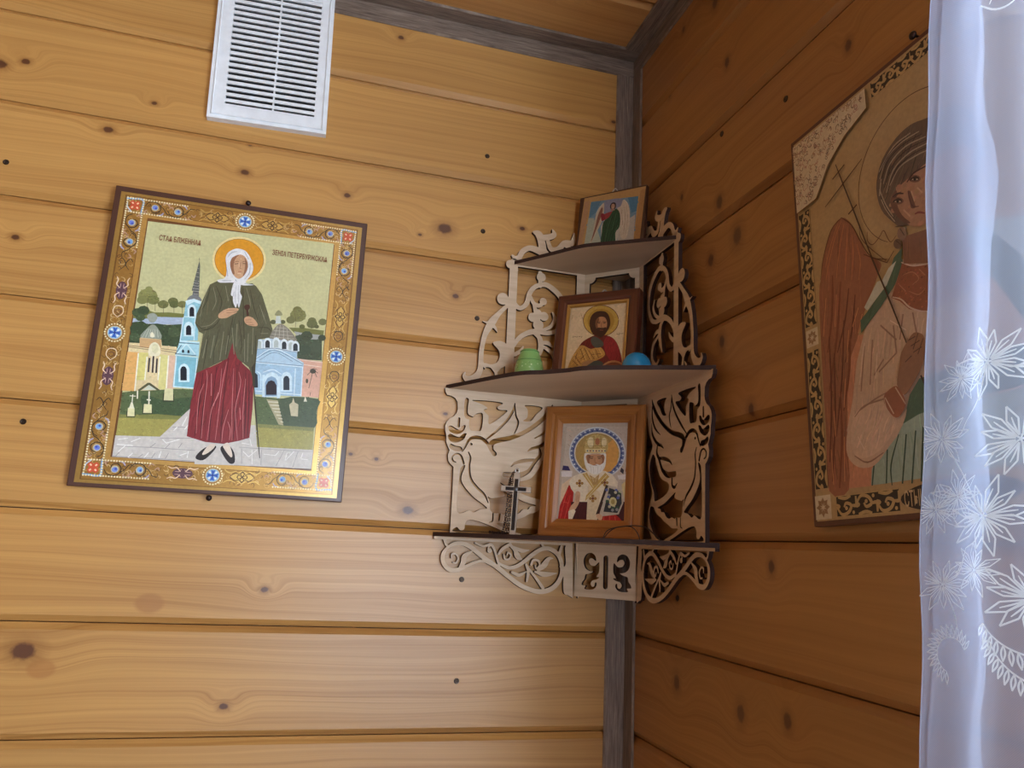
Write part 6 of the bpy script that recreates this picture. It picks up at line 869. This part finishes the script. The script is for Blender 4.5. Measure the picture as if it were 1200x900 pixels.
bm = bmesh.new(); tube_bm(bm, [(0, 0, .088), (.0, 0, .0915)], .0016, 8); link('bail_post', bm_mesh(bm, True), silver, CR)
chain_m = plain('chain_dark', (66, 46, 38), .4, .55, None, None, 400, .3)
def chain(name, pts, n_sub, parent, r=.0014, p=.0034):
    c = catmull(pts, n_sub); bm = bmesh.new(); acc = 0; last = Vector(c[0]); k = 0
    for q in c[1:]:
        q = Vector(q)
        while (q-last).length > p:
            d = (q-last).normalized(); m = last + d*p*.5
            sd = d.cross(Vector((.3, .2, .9))).normalized()
            if k % 2: sd = d.cross(sd).normalized()
            ring = []
            for j in range(6):
                a = 2*math.pi*j/6; ring.append(m + d*math.cos(a)*p*.62 + sd*math.sin(a)*r*1.15)
            tube_bm(bm, ring, r*.42, 4, True)
            last = last + d*p; k += 1
    me = bm_mesh(bm, True); return link(name, me, chain_m, parent)
# hangs from the ring, falls beside the cross and pools on the shelf
for dx, dy in ((-.0075, .004), (-.0105, .002), (-.0052, .0065)):
    chain('chain', [(0, .002, .094), (dx*.6, dy+.002, .090), (dx, dy, .075), (dx*1.05, dy, .05), (dx*1.1, dy-.001, .025), (dx*1.3, dy-.002, .006), (dx*1.7, dy-.004, .0016), (-.022+dx, -.006+dy*.6, .0014), (-.030, -.002+dx*.5, .0014), (-.020, .006+dy*.4, .0014), (-.008, .008, .0014)], 8, CR)
# loose cord over the foot of the big frame
cord_m = plain('cord_dark', (58, 40, 36), .5)
bm = bmesh.new()
tube_bm(bm, catmull([(-.0925, -.1245, 1.5576), (-.0888, -.1275, 1.5672), (-.0818, -.1345, 1.5722), (-.0695, -.1468, 1.5754), (-.0591, -.1570, 1.5765), (-.0488, -.1672, 1.5747), (-.042, -.174, 1.5682), (-.0369, -.1791, 1.5613), (-.0320, -.1830, 1.5577)], 6), .0008, 6)
tube_bm(bm, catmull([(-.0917, -.1235, 1.5576), (-.0829, -.1321, 1.5698), (-.0724, -.1426, 1.5749), (-.0619, -.1531, 1.5742), (-.0563, -.1587, 1.5664), (-.054, -.161, 1.5577)], 6), .0007, 6)
cord = link('cord', bm_mesh(bm, True), cord_m); tag(cord, 'thin dark loop of cord at the foot of the honey-brown framed icon', 'cord')
# ------------------------------------------------------------------ sheer embroidered curtain in front of the right wall
def edge_y(z): return -.6885 + (z-1.466)*(-.0486/.476) - .0014*math.sin(z*23) - .0012*math.sin(z*51+1)
def sheet_pt(s, z, off=0.0):
    """point of the curtain: s = distance from its free edge; negative s = the hem folded back behind"""
    y = edge_y(z) - abs(s)
    k = min(1, abs(s)/.05)*(.45+.55*min(1, max(0, abs(s)-.08)/.08)); dx = .007*math.sin(abs(s)*52+2.2+.5*math.sin(z*3))*k + .0035*math.sin(abs(s)*121+z*2.2+1)*k
    x = -.100 + dx
    if s < 0: x += .0035 + .0025*math.sin(z*17+s*60)
    else: x -= off
    x += .004*math.exp(-abs(s)/.004)*(1 if s < 0 else 0)
    return Vector((x, y, z))
ss = [-.052+.0013*1.0, -.045, -.036, -.027, -.018, -.010, -.005, -.0015, 0, .0015, .005] + [.01+.0075*i for i in range(40)] + [.31+.0125*i for i in range(88)]
zs = [.42+i*.022 for i in range(91)]; zs[-1] = 2.392
V = []
for z in zs:
    for i, s in enumerate(ss):
        sv = s
        if i == 0: sv = s - .004*math.sin(z*29) - .003*math.sin(z*63+2)
        V.append(sheet_pt(sv, z))
n = len(ss); Fq = [(j*n+i, j*n+i+1, (j+1)*n+i+1, (j+1)*n+i) for j in range(len(zs)-1) for i in range(n-1)]
me = pydata(V, Fq)
for p in me.polygons: p.use_smooth = True
def sheer(name, trans, col):
    t = NT(name); t.t.nodes.remove(t.b)
    tr = t.n('ShaderNodeBsdfTransparent'); d = t.n('ShaderNodeBsdfDiffuse'); l = t.n('ShaderNodeBsdfTranslucent')
    d.inputs['Color'].default_value = col; l.inputs['Color'].default_value = col
    a = t.n('ShaderNodeMixShader'); a.inputs[0].default_value = .55
    t.t.links.new(d.outputs[0], a.inputs[1]); t.t.links.new(l.outputs[0], a.inputs[2])
    m = t.n('ShaderNodeMixShader')
    co = t.n('ShaderNodeTexCoord').outputs['Object']; q = t.sep(co)
    wv = t.math('MULTIPLY', t.math('SINE', t.math('MULTIPLY', q[2], 5200)), t.math('SINE', t.math('MULTIPLY', q[1], 5200)))
    f = t.math('ADD', t.math('MULTIPLY', wv, .05), 1-trans)
    t.put(m.inputs[0], f)
    t.t.links.new(tr.outputs[0], m.inputs[1]); t.t.links.new(a.outputs[0], m.inputs[2]); t.t.links.new(m.outputs[0], t.out.inputs[0])
    return t.m
CUR = link('curtain', me, sheer('sheer_voile', .56, lin((196, 206, 232))))
tag(CUR, 'white sheer voile curtain with embroidered star flowers hanging in front of the right wall', 'curtain')
thread = sheer('white_thread', .05, lin((240, 246, 255)))
def cpos(y, z): return (edge_y(z)-y, z)      # (s, z) of a point given by its y on the curtain plane
def thread_mesh(lines, w, back=False):
    V, Fq = [], []
    for L in lines:
        A, B = ribbon([(a*1000, b*1000) for a, b in L], w*1000, True)
        s = len(V)
        for a, b in zip(A, B):
            for q in (a, b):
                sv, z = q[0]/1000, q[1]/1000
                V.append(sheet_pt(-sv if back else sv, z, .0012) + (Vector((-.0009, 0, 0)) if back else Vector((0, 0, 0))))
        for i in range(len(A)-1): Fq.append((s+2*i, s+2*i+2, s+2*i+3, s+2*i+1))
    return pydata(V, Fq)
def flower(y, z, r, n=12, back=False, a0=0.0, w=.0013):
    c = cpos(y, z); L = []
    for k in range(n):
        a = a0 + 2*math.pi*k/n + .08*math.sin(k*2.3); rr = r*(1+.12*math.sin(k*3.7+y*90))
        P = lambda rad, da: (c[0]+1.3*rad*math.cos(a+da), c[1]+rad*math.sin(a+da))
        for sg in (-1, 1): L.append([P(.10*r, 0), P(.60*rr, .21*sg)]); L.append([P(.60*rr, .21*sg), P(rr, 0)])
        L.append([P(.12*r, 0), P(.4*rr, .03), P(.66*rr, 0)])
    for k in range(5):
        a = k*1.26; L.append([(c[0], c[1]), (c[0]+.13*r*math.cos(a), c[1]+.13*r*math.sin(a))])
    link('embroidered_flower', thread_mesh(L, w, back), thread, CUR)
for y, z, r, b in [(-.7645,1.6654,.034,0),(-.7790,1.6164,.036,0),(-.7525,1.5722,.036,0),(-.7760,1.5260,.036,0),(-.812,1.575,.036,0),(-.810,1.66,.034,0),(-.835,1.625,.036,0),(-.835,1.53,.036,0),(-.865,1.58,.036,0),(-.87,1.67,.034,0)]:
    flower(y, z, r*.62, 12, False, y*40, .0011)
for y, z, r in [(-.7205,1.6229,.026),(-.7120,1.5772,.025),(-.7300,1.5850,.024),(-.7130,1.5300,.026),(-.7400,1.660,.022),(-.7420,1.5400,.022)]:
    flower(y, z, r*.68, 11, False, z*30, .0006)
def leaf_arc(c, r, a0, a1, n, ln, w=.0016, sgn=1):
    L = []
    for i in range(n):
        a = a0+(a1-a0)*i/(n-1)
        p = (c[0]+r*math.cos(a), c[1]+r*math.sin(a)); d = a + .45*sgn
        k = ln*(1-.25*abs(i/(n-1)-.5))
        L.append([p, (p[0]+k*.5*math.cos(d+.25), p[1]+k*.5*math.sin(d+.25)), (p[0]+k*math.cos(d), p[1]+k*math.sin(d))])
        L.append([p, (p[0]+k*.5*math.cos(d-.25), p[1]+k*.5*math.sin(d-.25)), (p[0]+k*math.cos(d), p[1]+k*math.sin(d))])
    L.append([(c[0]+r*math.cos(a0+(a1-a0)*i/12), c[1]+r*math.sin(a0+(a1-a0)*i/12)) for i in range(13)])
    link('embroidered_garland', thread_mesh(L, w), thread, CUR)
c0 = cpos(-.712, 1.487); leaf_arc((max(c0[0], .024), c0[1]), .011, math.radians(25), math.radians(250), 18, .009, .0008)
for yy in (-.782, -.862, -.942):
    c0 = cpos(yy, 1.512); leaf_arc(c0, .034, math.radians(200), math.radians(345), 24, .010, .0012)
    c0 = cpos(yy+.006, 1.530); leaf_arc(c0, .036, math.radians(215), math.radians(340), 20, .010, .0012)
# stems between the flowers
L = []
for a, b in (((-.7645,1.6654),(-.742,1.632)), ((-.742,1.632),(-.7205,1.6229)), ((-.7525,1.5722),(-.735,1.60)), ((-.735,1.60),(-.7205,1.6229)), ((-.7525,1.5722),(-.735,1.553)), ((-.735,1.553),(-.7130,1.53)), ((-.713,1.53),(-.722,1.505))):
    p, q = cpos(*a), cpos(*b); m = ((p[0]+q[0])/2+.003, (p[1]+q[1])/2-.004); L.append([p, m, q])
link('embroidered_stem', thread_mesh(L, .0009), thread, CUR)
# lace band high up
L = []
for i in range(9):
    s0 = .050+i*.03
    L.append([(s0, 1.902), (s0+.010, 1.893), (s0+.020, 1.892), (s0+.030, 1.900)])
    for k in range(3): L.append([(s0+.006+k*.008, 1.899), (s0+.010+k*.008, 1.908), (s0+.005+k*.008, 1.916)])
    L.append([(s0+.004, 1.912), (s0+.015, 1.920), (s0+.026, 1.912)])
link('lace_band', thread_mesh(L, .0014), thread, CUR)
